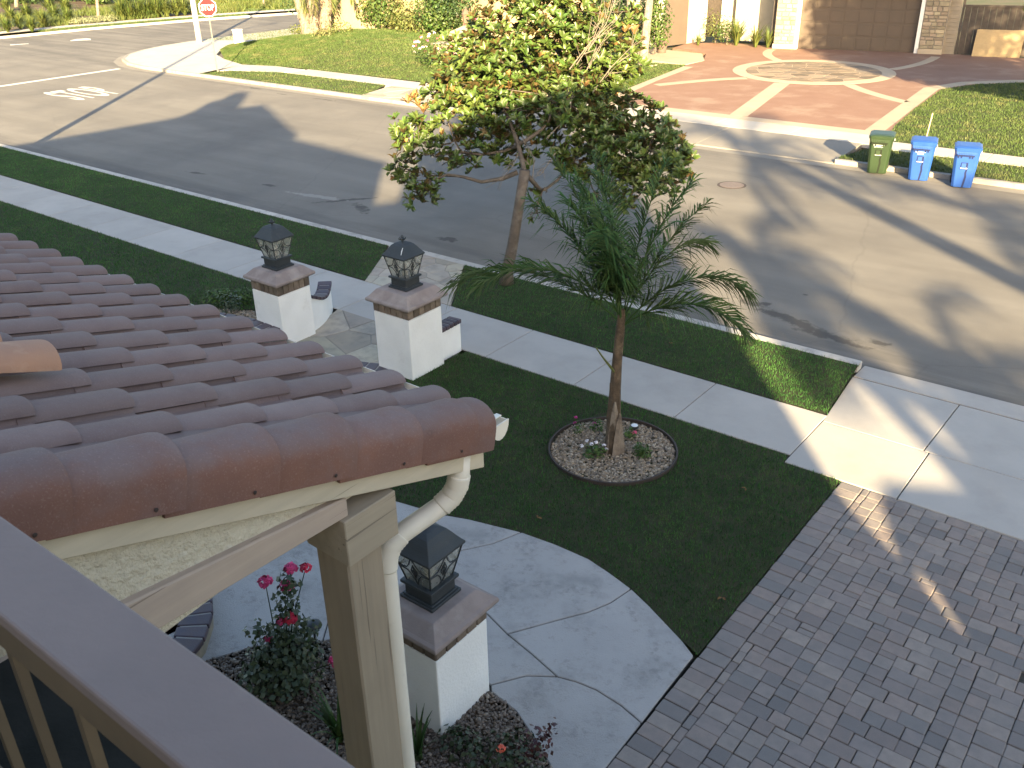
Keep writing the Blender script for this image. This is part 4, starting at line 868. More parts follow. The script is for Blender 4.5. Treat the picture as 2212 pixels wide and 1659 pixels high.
xs = [p[0] for p in GB]; ys = [p[1] for p in GB]; n = 26000; x = rng.uniform(min(xs), max(xs), n); y = rng.uniform(min(ys), max(ys), n); k = in_poly(x, y, GB) & ~((np.abs(x+4.4) < .30) & (np.abs(y-4.4) < .30)); x, y = x[k], y[k]; n = len(x)
v, f = stones(n, x, y, K+rng.uniform(-.025, .012, n), .010, .026)
o = link('gravel', np_mesh('gravel', v, f, A['gravel2'])); tag(o, 'brown gravel of the planting bed below the wooden post', 'gravel', kind='stuff')
PB2 = [(-12.95, 9.35), (-12.15, 9.15), (-12.1, 8.7), (-13.0, 8.45), (-14.0, 8.0), (-14.85, 8.35)]
sheet('side_bed_base', PB2, K-.015, A['mulch'])
xs = [p[0] for p in PB2]; ys = [p[1] for p in PB2]; n = 7000; x = rng.uniform(min(xs), max(xs), n); y = rng.uniform(min(ys), max(ys), n); k = in_poly(x, y, PB2); x, y = x[k], y[k]; n = len(x)
v, f = stones(n, x, y, K+rng.uniform(-.02, .012, n), .014, .032); o = link('gravel', np_mesh('gravel', v, f, A['gravel'])); tag(o, 'pale pebble gravel of the small bed left of the left pillar', 'gravel', kind='stuff')
# flowers
A['gerleaf'] = leafmat('geranium_leaf', (.045, .085, .020), (.075, .125, .028), None, .6, .3, .35, .02, .1, 6)
A['roseleaf'] = leafmat('rose_leaf', (.022, .044, .018), (.036, .062, .022), (.05, .07, .035), .4, .4, .35, .02, .05, 4)
A['redleaf'] = leafmat('rose_leaf_red', (.055, .018, .018), (.075, .022, .022), None, .4, .4, .35, .02, .05, 4)
def petalmat(n, c, c2): return pm(n, c, c2, 40, .6, rnd='island', amt=.25)
A['pw'] = petalmat('petal_white', (.78, .76, .80), (.70, .68, .76)); A['pp'] = petalmat('petal_pink', (.62, .07, .17), (.72, .14, .26)); A['pm'] = petalmat('petal_magenta', (.34, .03, .17), (.46, .06, .26))
A['pr'] = petalmat('petal_red', (.45, .025, .02), (.55, .06, .03)); A['prose'] = petalmat('petal_rose', (.55, .035, .14), (.62, .09, .24)); A['pcr'] = petalmat('petal_crimson', (.50, .022, .06), (.58, .04, .09)); A['ppale'] = petalmat('petal_pale', (.72, .45, .50), (.78, .70, .68))
def leafcloud(name, blobs, n, size, mat, parent=None, shell=.4, flat=.3, asp=.6):
    p, d, k = blob_points(blobs, n, shell); nr_ = d+rng.normal(0, .5, d.shape)+np.array([0, 0, flat]); nn_, a, b = frame_from(nr_); ph = rng.uniform(0, 2*np.pi, n)[:, None]
    t_ = a*np.cos(ph)+b*np.sin(ph); s_ = np.cross(nn_, t_); L = (size*rng.uniform(.6, 1.2, n))[:, None]
    v = np.stack([p-t_*L*.5, p+s_*L*asp*.5-nn_*L*.06, p+t_*L*.5, p-s_*L*asp*.5-nn_*L*.06], 1).reshape(-1, 3)
    i = np.arange(n)[:, None]*4; f = np.concatenate([i+np.array([[0, 1, 2]]), i+np.array([[0, 2, 3]])], 0)
    return link(name, np_mesh(name, v, f, mat), parent)
def bloom(name, c, r, mat, parent, n=26, cup=.6):
    """rounded head of small petals"""
    d = rng.normal(0, 1, (n, 3)); d[:, 2] = np.abs(d[:, 2])*1.1; d /= np.linalg.norm(d, axis=1, keepdims=True); p = np.array(c)+d*r*.62; nn_, a, b = frame_from(d+rng.normal(0, .3, d.shape))
    L = (r*rng.uniform(.45, .75, n))[:, None]
    v = np.stack([p-a*L*.5, p-b*L*.55+nn_*L*.12, p+a*L*.55+nn_*L*.3, p+b*L*.55+nn_*L*.12], 1).reshape(-1, 3); i = np.arange(n)[:, None]*4
    f = np.concatenate([i+np.array([[0, 1, 2]]), i+np.array([[0, 2, 3]])], 0); return link(name, np_mesh(name, v, f, mat), parent)
def flower_plant(label, px, py, wpx, blooms, mat, leafn=150, lsize=.045, z=K, hgt=.16, stems=True, rr=.034):
    base = gp(px, py, z); r = thing('flower_plant', label, 'plant', tuple(base)); sc = np.linalg.norm(base-CPOS)/FPX; w = wpx*sc/2
    leafcloud('foliage', [((0, 0, hgt*.5), np.array([w, w, hgt*.6]))], leafn, lsize, A['gerleaf'], r, .2, .8, .9)
    for bx, by in blooms:
        c = dp(bx, by, np.linalg.norm(np.dot(base-CPOS, _fw))-.05)-base
        MB().tube([(c[0]*.3, c[1]*.3, .03), tuple(c*np.array([.8, .8, .7])), tuple(c)], .003, 4).build('stem', A['gerleaf'], r)
        bloom('flower', c, rr, mat, r, 20)
    return r
flower_plant('white flowered geranium left of the palm trunk in the round bed', 1283, 985, 52, [(1268, 953), (1287, 956), (1305, 962), (1284, 970), (1310, 971), (1256, 964), (1278, 960)], A['pw'], 190)
flower_plant('pink flowered geranium right of the palm trunk by the small light', 1360, 948, 26, [(1371, 935), (1367, 938)], A['pp'], 70, rr=.04)
flower_plant('magenta flowered verbena at the back left of the round bed', 1250, 935, 30, [(1243, 902), (1242, 914)], A['pm'], 60, .03, rr=.032)
flower_plant('low magenta flowered plant behind the white geranium', 1288, 930, 34, [(1284, 915)], A['pm'], 110, .035, rr=.032)
flower_plant('leafy geranium with one small red flower at the right of the round bed', 1386, 985, 46, [(1382, 975)], A['pr'], 190, rr=.022)
sp = gp(1370, 932, K); r = thing('solar_light', 'small round solar light on the edge of the round bed', 'light', tuple(sp)); MB().lathe([(.012, -.05), (.012, .05), (.045, .055), (.055, .085), (.052, .095)], 14).build('lamp_body', A['iron'], r); MB().lathe([(.046, .095), (.046, .099), (.02, .101)], 14).build('lamp_lens', pm('lens_white', (.75, .78, .80), rough=.3), r)
# rose bush, path light, strap-leaved plants, red rose in the gravel bed
rb_ = gp(615, 1480, K); rose = thing('rose_bush', 'tall rose bush with magenta blooms in the gravel bed left of the post', 'plant', tuple(rb_))
bl = [((0, 0, .30), np.array([.36, .36, .24])), ((.02, .05, .55), np.array([.26, .26, .22])), ((.05, .08, .85), np.array([.17, .17, .2])), ((.1, .1, 1.1), np.array([.10, .10, .16])), ((.22, .18, .68), np.array([.14, .14, .12]))]
bl = [((0, 0, .22), np.array([.40, .40, .20])), ((.02, .05, .42), np.array([.30, .30, .18]))]
leafcloud('foliage', bl, 1500, .066, A['roseleaf'], rose, .15, .5, .75)
leafcloud('upper_foliage', [((.05, .08, .68), np.array([.20, .20, .16])), ((.08, .10, .92), np.array([.13, .13, .18])), ((.12, .14, 1.16), np.array([.12, .12, .12])), ((.24, .2, .66), np.array([.14, .14, .12])), ((-.16, -.08, .62), np.array([.12, .12, .12]))], 330, .062, A['roseleaf'], rose, .15, .5, .75)
cn = MB()
dep0 = np.dot(rb_-CPOS, _fw); RB = [(660, 1228, .034, 'pcr', .45), (628, 1230, .040, 'prose', .45), (573, 1258, .042, 'prose', .45), (619, 1268, .042, 'prose', .42), (627, 1338, .044, 'pcr', .32), (607, 1343, .03, 'prose', .3), (580, 1382, .028, 'prose', .2), (722, 1431, .042, 'prose', .1)]
for x, y, r_, m_, dd in RB:
    c = dp(x, y, dep0-dd)-rb_; cn.tube([(rng.normal(0, .03), rng.normal(0, .03), 0), tuple(np.array([c[0]*.5, c[1]*.5, c[2]*.6])), tuple(c)], [.008, .006, .004], 5); bloom('rose_bloom', c, r_*1.9, A[m_], rose, 44)
cn.build('canes', A['roseleaf'], rose)
pl = gp(684, 1399, K); r = thing('path_light', 'dark mushroom shaped path light behind the rose bush', 'light', tuple(pl)); MB().lathe([(.013, -.05), (.013, .27)], 8).build('stake', A['iron'], r); MB().lathe([(.02, .26), (.085, .275), (.075, .30), (.04, .322), (.01, .33)], 16).build('lamp_shade', A['iron'], r, smooth=True)
A['strap'] = leafmat('strap_leaf', (.030, .062, .016), (.045, .085, .020), None, .4, .4, .3, .02, .1, 5)
def strap_plant(name, label, base, n, h, mat, w=.03, spread=.55, cat='plant', group=None, seg=4, mesh=None):
    r = thing(name, label, cat, tuple(base), rng.uniform(0, 6.28), group)
    if mesh is None:
        V, Fc = [], []
        for i in range(n):
            a = rng.uniform(0, 2*np.pi); L = h*rng.uniform(.6, 1.15); e = rng.uniform(.15, spread); d = np.array([math.cos(a), math.sin(a), 0]); sd_ = np.array([-d[1], d[0], 0]); p = d*rng.uniform(0, .05*h); el = math.pi/2-e*.6; n0 = len(V)
            for s_ in range(seg+1):
                wd = w*(1-(s_/seg)**1.6)*.5+.001; V += [p-sd_*wd, p+sd_*wd]; p = p+(d*math.cos(el)+np.array([0, 0, math.sin(el)]))*L/seg; el -= e*1.5/seg*(1+s_*.6)
            Fc += [(n0+2*s_, n0+2*s_+1, n0+2*s_+3, n0+2*s_+2) for s_ in range(seg)]
        mesh = MB().add(V, Fc).mesh(name, mat)
    link('leaves', mesh, r); return r, mesh
strap_plant('strap_leaf_plant', 'strap leaved green plant in the gravel just left of the post', gp(735, 1600, K), 26, .55, A['strap'], .035, .9)
strap_plant('strap_leaf_plant', 'strap leaved green plant in front of the nearest white pillar', gp(905, 1640, K), 22, .5, A['strap'], .032, .7)
rr_ = gp(1112, 1650, K); rr2 = thing('red_rose', 'low rose with reddish leaves and one coral flower at the bottom edge', 'plant', tuple(rr_))
leafcloud('foliage', [((0, 0, .14), np.array([.28, .24, .14])), ((-.4, -.15, .08), np.array([.3, .2, .10]))], 420, .055, A['roseleaf'], rr2, .15, .5, .75)
leafcloud('red_foliage', [((.12, .12, .24), np.array([.18, .14, .12])), ((.18, .28, .30), np.array([.05, .08, .1]))], 110, .05, A['redleaf'], rr2, .15, .5, .75)
bloom('rose_bloom', dp(1082, 1618, np.dot(rr_-CPOS, _fw)-.2)-rr_, .05, petalmat('petal_coral', (.62, .10, .06), (.66, .16, .10)), rr2, 14)
for i, (x, y, s_) in enumerate(((465, 662, .22), (500, 672, .26), (530, 655, .2), (485, 648, .16))):
    b = gp(x, y, K); o = thing('low_shrub', ['low leafy shrub at the left end of the small gravel bed', 'largest low leafy shrub in the small gravel bed', 'low leafy shrub touching the left pillar', 'small light green sprouting shrub by the lawn edge'][i], 'plant', tuple(b)); leafcloud('foliage', [((0, 0, s_*.7), np.array([s_, s_, s_*.8]))], 260, .05, A['gerleaf'] if i != 1 else A['roseleaf'], o, .2, .6, .8)
# ------------------------------------------------------------------ lettering helper
def text_mesh(body, w, h, mat, name='lettering', bold=.0):
    cu = bpy.data.curves.new('txt', 'FONT'); cu.body = body; cu.size = 1; cu.offset = bold; cu.space_character = 1.05
    ob = bpy.data.objects.new('txt', cu); COL.objects.link(ob); bpy.context.view_layer.update()
    me = bpy.data.meshes.new_from_object(ob.evaluated_get(bpy.context.evaluated_depsgraph_get())); bpy.data.objects.remove(ob)
    co = np.empty(len(me.vertices)*3, np.float32); me.vertices.foreach_get('co', co); co = co.reshape(-1, 3); mn, mx = co.min(0), co.max(0)
    co[:, 0] = ((co[:, 0]-mn[0])/(mx[0]-mn[0])-.5)*w; co[:, 1] = ((co[:, 1]-mn[1])/(mx[1]-mn[1])-.5)*h; co[:, 2] = 0
    me.vertices.foreach_set('co', co.ravel()); me.materials.clear(); me.materials.append(mat); me.name = name; me.update(); return me
# ------------------------------------------------------------------ street markings
o = sheet('limit_line', [(-43.55, 19.3), (-43.22, 19.3), (-43.22, 25.1), (-43.55, 25.1)], .004, A['paint'], None); tag(o, 'long white limit line painted across the lane before the corner', 'road marking')
o = link('road_word', text_mesh('STOP', 2.0, 3.1, A['paint'], 'road_word', .012), None, (-38.5, 20.42, .004), math.pi/2); tag(o, 'white word STOP painted on the asphalt', 'road marking')
o = sheet('lane_dash', g2([(22, 98), (62, 95), (62, 94), (22, 96.2)], 0), .004, A['paint'], None); tag(o, 'short white lane dash at the far left of the cross street', 'road marking')
o = sheet('lane_arrow', g2([(152, 88.6), (196, 86.5), (196, 84), (188, 83), (165, 84.5), (152, 87.6)], 0), .004, A['paint'], None); tag(o, 'white painted arrow in the middle of the cross street', 'road marking')
mh = thing('manhole_cover', 'round iron manhole cover in the road in front of the bins', 'manhole cover', (-10.06, 22.07, 0)); MB().lathe([(.37, -.02), (.37, .004), (.33, .006)], 28).build('rim', pm('manhole_rim', (.07, .055, .05), rough=.8), mh); MB().lathe([(.31, -.01), (.31, .0085), (.02, .0105)], 28).build('cover', pm('manhole_iron', (.13, .10, .09), (.17, .14, .12), 20, .65, bump=.6, bscale=30), mh)
# ------------------------------------------------------------------ far pavement, lawns
fs = thing('far_sidewalk', None, None, kind='structure')
CORN = [(x+.17*0, y) for x, y in offset([(NK, 40)] + arc + [(-37.6, KF)], -.17)]
MB().prism(CORN + g2([(430, 159), (465, 152.5), (500, 151.5)]) + [(-34.9, 27.86), (-34.5, 29.0), (-36.5, 29.0), (-38.4, 28.5), (-40.7, 29.2), (-42.6, 30.1), (-43.75, 31.2), (-44.6, 32.6), (-45.2, 34.6), (-45.3, 40)], -.01, K).build('corner_slab', A['farwalk'], fs, bevel=.008)
x = -34.45
while x < -8.4:
    x1 = min(x+2.6, -8.4) if x < -11 else -8.4
    if x1-x < .4: break
    MB().prism([(x+.006, 27.95), (x1-.006, 27.95), (x1-.006, 29.15), (x+.006, 29.15)], -.01, K-.002).build('slab', A['farwalk'], fs, bevel=.006); x = x1
x = -8.38
while x < 30: MB().prism([(x+.008, 27.55), (x+1.52, 27.55), (x+1.52, 28.6), (x+.008, 28.6)], -.01, K).build('slab', A['farwalk'], fs, bevel=.006); x += 1.53
MB().prism([(-45.1, 34.4), (-45.1, 41), (-43.4, 47.5), (-39.5, 56), (-38.2, 55.4), (-42.0, 47.0), (-43.6, 41), (-43.6, 34.4)], -.01, K-.003).build('slab', A['farwalk'], fs)
fa = thing('far_driveway_apron', None, None, kind='structure')
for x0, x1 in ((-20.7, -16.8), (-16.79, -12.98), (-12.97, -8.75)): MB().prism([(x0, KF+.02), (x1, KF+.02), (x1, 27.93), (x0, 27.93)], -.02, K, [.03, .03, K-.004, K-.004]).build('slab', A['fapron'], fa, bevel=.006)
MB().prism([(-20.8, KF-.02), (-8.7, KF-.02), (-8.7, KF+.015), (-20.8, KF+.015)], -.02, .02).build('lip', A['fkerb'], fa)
lawn('far_parkway_lawn', g2([(432, 160), (470, 154), (500, 152.5)]) + [(-34.9, 27.9), (-28.3, 27.92), (-27.5, 26.2), (-27.3, KF+.18), (-37.4, KF+.18)], 420, .06, .02, A['grass_far'], 'sunlit strip of grass by the stop sign along the far kerb')
lawn('far_verge_lawn', [(-24.0, KF+.18), (-24.2, 27.92), (-20.9, 27.92), (-20.9, KF+.18)], 420, .06, .02, A['grass_far'], 'small patch of grass along the far kerb behind the big tree')
lawn('bin_verge_lawn', [(-8.7, 25.80), (-8.35, 27.5), (30, 27.5), (30, 25.8)], 600, .07, .018, A['grass_far'], 'strip of grass behind the bins along the far kerb')
lawn('corner_verge_lawn', [(-48.45, 33.3), (-45.2, 34.9), (-45.2, 41), (-48.2, 41)], 300, .06, .022, A['grass_far'], 'narrow grass verge beside the white pole on the cross street')
flags('far_flagstone_path', [(-27.5, KF+.18), (-28.0, 27.93), (-24.2, 27.93), (-24.0, KF+.18)], 16, K, 21, .03)
RL = [(-8.35, 28.65), (-8.75, 31), (-9.05, 34), (-9.35, 38.2), (-8.6, 39.9), (-7.2, 41.3), (-4, 43.0), (2, 44.5), (30, 44.5), (30, 28.65)]
lawn('far_right_lawn', RL, 420, .075, .022, A['grass_far'], 'sunny lawn right of the red driveway behind the bins')
# raised corner lawn as a ruled mound
FR_ = [(-43.75, 31.2), (-40.7, 29.2), (-38.4, 28.55), (-36, 29.1), (-31, 29.2), (-26, 29.3), (-22, 29.5), (-19.2, 30.6)]
BK = [gp(500, 97, .3), gp(633, 76, .6), gp(758, 63, .9), gp(841, 63, .9), gp(931, 72, .9), gp(1050, 95, .7), gp(1250, 125, .4), gp(1483, 140.5, K)]
def mound(s, t):
    s = np.clip(s, 0, 6.9999); i = s.astype(int); q = (s-i)[:, None]; Fv = np.array([(*p, K) for p in FR_]); Bv = np.array(BK)
    a = Fv[i]*(1-q)+Fv[i+1]*q; b = Bv[i]*(1-q)+Bv[i+1]*q; t = t[:, None]; p = a*(1-t)+b*t
    p[:, 2] = a[:, 2]+(b[:, 2]-a[:, 2])*(np.sin(np.clip(t[:, 0], 0, 1)*np.pi/2)); return p
ns, nt_ = 42, 14; S_, T_ = np.meshgrid(np.linspace(0, 7, ns), np.linspace(0, 1, nt_), indexing='ij'); gv = mound(S_.ravel(), T_.ravel())
q = [(i*nt_+j, (i+1)*nt_+j, (i+1)*nt_+j+1, i*nt_+j+1) for i in range(ns-1) for j in range(nt_-1)]
o = link('corner_lawn', np_mesh('corner_lawn', gv, q, A['fsoil'], 4, True)); o['kind'] = 'structure'
n = 150000; p = mound(rng.uniform(0, 7, n), rng.random(n)); v = blades(n, p[:, 0], p[:, 1], p[:, 2]-.01, .07, .026)
o = link('corner_grass', np_mesh('corner_grass', v, np.arange(n*3), A['grass_far'])); tag(o, 'sunlit mounded lawn on the far corner behind the stop sign', 'grass', kind='stuff')
# ------------------------------------------------------------------ red stamped driveway with cream bands and a stone circle
rd = thing('red_driveway', None, None, kind='structure')
DRL = [(-18.9, 29.15), (-19.2, 30.6), (-19.9, 34.5), (-20.4, 38.6), (-20.3, 40.3), (-21.3, 42.5), (-23.6, 43.4), (-23.9, 45.5), (-22, 46.6), (-19.2, 46.4)]
DRR = [(-8.45, 29.15), (-8.75, 31), (-9.05, 34), (-9.35, 38.2), (-8.6, 39.9), (-7.2, 41.3), (-4, 43.0), (-3, 48), (-13, 47.8)]
MB().prism(DRL + DRR[::-1], -.01, K-.006).build('red_slab', A['red'], rd)
DC = (-15.0, 39.9)
def annulus(c, r0, r1, n=48): 
    v = []; f = []
    for i in range(n):
        a = 2*math.pi*i/n
        for r_, z in ((r0, 0), (r1, 0), (r1, K), (r0, K)): v.append((c[0]+r_*math.cos(a), c[1]+r_*math.sin(a), z))
    for i in range(n):
        for k in range(4): f.append((i*4+k, ((i+1) % n)*4+k, ((i+1) % n)*4+(k+1) % 4, i*4+(k+1) % 4))
    return MB().add(v, f)
annulus(DC, 2.78, 3.30).build('ring_band', A['cream'], rd)
def band(pts, w, name='cream_band', side=0, z=K-.002):
    l, r_ = offset(pts, -w/2-side*w/2), offset(pts, w/2-side*w/2); MB().prism(l+r_[::-1], 0, z).build(name, A['cream'], rd)
band([(-8.75, 29.45), (-18.9, 29.45)], .55)
band([(-13.55, 29.74), (-14.9, 36.5)], .62)
band([(-19.2, 29.8), (-19.25, 30.6), (-19.9, 34.5), (-20.35, 38.4)], .5, side=-1)
band([(-8.75, 29.8), (-8.85, 31), (-9.1, 34), (-9.45, 38.2), (-8.75, 39.9), (-7.3, 41.25), (-4.2, 42.9)], .55, side=1)
band(curve3((-18.9, 33.6), (-17.6, 36.2), (-16.6, 36.9), 10), .45); band(curve3((-9.7, 35.0), (-11.6, 36.2), (-12.6, 37.5), 10), .45)
band(curve3((-17.5, 42.1), (-19.0, 43.5), (-19.2, 45.3), 8), .42); band(curve3((-12.4, 42.0), (-11.6, 44), (-11.9, 46.6), 8), .40)
MB().prism([(DC[0]+2.79*math.cos(a), DC[1]+2.79*math.sin(a)) for a in np.linspace(0, 2*math.pi, 40, endpoint=False)], 0, K-.004).build('mortar_bed', A['cream'], rd)
cr_ = random.Random(77); circ = [(DC[0]+2.75*math.cos(a), DC[1]+2.75*math.sin(a)) for a in np.linspace(0, 2*math.pi, 28, endpoint=False)]
A['flag2'] = pm('flagstone_driveway', (.24, .18, .125), (.18, .145, .11), 2.5, .85, bump=.3, bscale=25, rnd='obj', amt=.35, c3=(.14, .12, .10), s3=3)
for c in voronoi_cells(circ, 62, .03, cr_): MB().prism(c, K-.05, K+cr_.uniform(.0, .006)).build('flagstone', A['flag2'], rd)
MB().prism([(-20.3, 40.4), (-20.5, 38.9), (-22.4, 39.3), (-26.5, 39.0), (-27.5, 42.0), (-24.2, 42.8), (-21.4, 42.3)], -.01, K+.002).build('stone_walk', A['cream'], rd)
# ------------------------------------------------------------------ house across the street
A['white'] = pm('stucco_offwhite', (.46, .41, .31), (.41, .365, .275), 3, .9, bump=.3, bscale=30)
A['trim'] = pm('trim_white', (.78, .76, .72), (.74, .72, .68), 4, .6)
A['gdoor'] = pm('garage_door_taupe', (.105, .080, .062), (.095, .074, .058), 2, .7)
A['veneer'] = pm('stone_veneer', (.33, .27, .19), (.27, .22, .155), 4, .9, bump=.6, bscale=20, rnd='obj', amt=.25, hue=.015)
A['siding'] = pm('siding_taupe', (.26, .22, .17), (.23, .195, .15), 3, .8)
A['darkw'] = pm('gate_dark', (.055, .045, .038), (.075, .06, .05), 6, .7)
fh = thing('garage_house', 'house across the street with a wide taupe garage door between stone columns', 'house')
ga, gb = Vector((-18.23, 46.0)), Vector((-13.07, 47.2)); gdir = (gb-ga).normalized(); gn = Vector((gdir.y, -gdir.x)); grz = math.atan2(gdir.y, gdir.x); GL = (gb-ga).length
def gpt(s, off=0): p = ga+gdir*s+gn*off; return (p.x, p.y)
def gbox(s0, s1, o0, o1, z0, z1, name, mat, par=None, bev=0): return MB().prism([gpt(s0, o0), gpt(s1, o0), gpt(s1, o1), gpt(s0, o1)], z0, z1).build(name, mat, par or fh, bevel=bev)
gd = gbox(0, GL, -.30, -.22, K, 2.55, 'garage_door', A['gdoor'])
for r_ in range(4):
    z0 = K+.02+r_*.60
    for c_ in range(8):
        s0 = GL*c_/8; gbox(s0+.04, s0+GL/8-.04, -.215, -.20, z0+.05, z0+.54, 'door_panel', A['gdoor'], gd, .01)
gbox(-.16, 0, -.30, .06, K, 2.6, 'trim', A['trim']); gbox(GL, GL+.16, -.30, .06, K, 2.6, 'trim', A['trim']); gbox(-.16, GL+.16, -.30, .06, 2.6, 2.8, 'trim', A['trim'])
gbox(-1.15, -.16, -.3, 0, K, 3.2, 'wall', A['white']); gbox(GL+.16, GL+1.2, -.3, 0, K, 3.2, 'wall', A['white']); gbox(-1.15, GL+1.2, -8, -.31, K, 3.4, 'wall', A['white']); gbox(-.16, GL+.16, -.3, .0, 2.8, 3.4, 'wall', A['white'])
sr = random.Random(31)
for s0, s1 in ((-1.12, -.18), (GL+.18, GL+1.16)):
    gbox(s0-.03, s1+.03, 0, .16, K, K+.22, 'column_base', A['cream']); col = gbox(s0, s1, .001, .06, K+.22, 3.2, 'column', A['mortar'])
    z = K+.235
    while z < 3.1:
        hh = sr.uniform(.13, .24); s = s0
        while s < s1-.02:
            w = min(sr.uniform(.18, .42), s1-s)
            if s1-s-w < .1: w = s1-s
            gbox(s+.012, s+w-.012, .055, .10+sr.uniform(0, .035), z, z+hh-.022, 'stone', A['veneer'], col, .012); s += w
        z += hh
sd_ = GL+1.2
for i in range(18): gbox(sd_, sd_+.5, -.30, -.10+(.02 if i % 2 else 0), K+i*.17, K+i*.17+.165, 'siding_board', A['siding'], fh)
MB().tube([(*gpt(sd_-.02, .08), K), (*gpt(sd_-.02, .08), 3.2)], .045, 8).build('downspout', A['siding'], fh)
MB().prism([gpt(-1.6, .5), gpt(GL+1.8, .5), gpt(GL+1.8, -8.5), gpt(-1.6, -8.5)], 3.4, 3.5).build('roof', pm('roof_far', (.22, .13, .09)), fh)
# wall with plantings left of the garage: recessed entry, white walls and side garage
gbox(-3.6, -1.16, -2.6, -2.3, K, 3.4, 'wall', A['white']); gbox(-1.35, -1.16, -2.3, -.3, K, 3.4, 'wall', A['darkw'])
w1_ = [(-24.15, 43.4), (-23.75, 44.9)]
MB().prism([(-24.25, 43.6), (-23.80, 45.2), (-24.6, 45.5), (-25.1, 43.8)], K, 3.6).build('side_garage_door', A['gdoor'], fh)
MB().prism([(-25.3, 42.5), (-24.27, 43.58), (-25.0, 44.0), (-26.0, 43.0)], K, 3.6).build('wall', A['white'], fh)
MB().prism([(-23.80, 45.2), (-23.45, 46.6), (-24.6, 47), (-24.9, 45.6)], K, 3.6).build('wall', A['white'], fh)
MB().prism([(-23.42, 46.62), (-23.2, 47.6), (-23.6, 47.7), (-23.8, 46.8)], K+.2, 3.0).build('door', A['darkw'], fh)
MB().prism([(-23.1, 47.5), (-22.5, 48.0), (-22.8, 48.4), (-23.35, 47.9)], K, 3.6).build('wall', A['white'], fh)
MB().prism([(-22.6, 48.3), (-19.0, 48.8), (-19.0, 49.1), (-22.7, 48.6)], K, 3.6).build('wall', A['white'], fh)
# gate, plywood sheet, neighbouring wall
gt_ = thing('side_gate', 'tall dark gate right of the garage across the street', 'gate')
gbox(sd_+.52, sd_+.62, -.2, -.1, K, 2.5, 'gate_post', A['darkw'], gt_)
for i in range(14): gbox(sd_+.64+i*.26, sd_+.64+i*.26+.25, -.2, -.16, K, 2.2+.02*(i % 2), 'gate_board', A['darkw'], gt_)
gbox(sd_+.6, sd_+4.4, -.16, -.12, 2.15, 2.25, 'gate_rail', A['darkw'], gt_)
pw = thing('plywood_sheet', 'bare plywood sheet leaning on the dark gate', 'plywood', (*gpt(sd_+1.25, .28), K), grz)
MB().add([(0, 0, 0), (1.95, 0, 0), (2.0, .22, 1.12), (.05, .22, 1.12), (0, .02, 0), (1.95, .02, 0), (2.0, .24, 1.12), (.05, .24, 1.12)], [(0, 1, 2, 3), (7, 6, 5, 4), (0, 4, 5, 1), (2, 6, 7, 3), (1, 5, 6, 2), (3, 7, 4, 0)]).build('sheet', woodmat('plywood', (.42, .31, .17), (.36, .265, .145), 0), pw)
nw = MB().prism([(-9.5, 53), (4, 56), (4, 56.4), (-9.5, 53.4)], K, 3.5).build('neighbour_wall', A['white']); tag(nw, 'pale house wall glimpsed above the dark gate', 'wall')
# ------------------------------------------------------------------ bins
def plast(n, c): return pm(n, c, tuple(x*.88 for x in c), 3, .42, spec=.45, bump=.12, bscale=90, c3=tuple(min(1, x*1.25+.01) for x in c), s3=2.2, t3=(.55, .85))
A['bblue'] = plast('bin_plastic_blue', (.020, .075, .30)); A['bgreen'] = plast('bin_plastic_green', (.024, .044, .018)); A['bbar'] = pm('bin_bar', (.62, .62, .62), rough=.45); A['bslotb'] = pm('bin_slot_blue', (.010, .018, .075)); A['bslotg'] = pm('bin_slot_green', (.012, .018, .008)); A['tyre'] = pm('rubber', (.02, .02, .02)); A['btext'] = pm('bin_lettering', (.70, .72, .72))
def rrect(hx, hy, c): return [(-hx+c, -hy), (hx-c, -hy), (hx, -hy+c), (hx, hy-c), (hx-c, hy), (-hx+c, hy), (-hx, hy-c), (-hx, -hy+c)]
def loft(rows):
    v = []; f = []
    for z, hx, hy, c, dy in rows: v += [(x, y+dy, z) for x, y in rrect(hx, hy, c)]
    for i in range(len(rows)-1): f += [(i*8+k, i*8+(k+1) % 8, i*8+8+(k+1) % 8, i*8+8+k) for k in range(8)]
    f += [tuple(range(7, -1, -1)), tuple((len(rows)-1)*8+k for k in range(8))]; return MB().add(v, f)
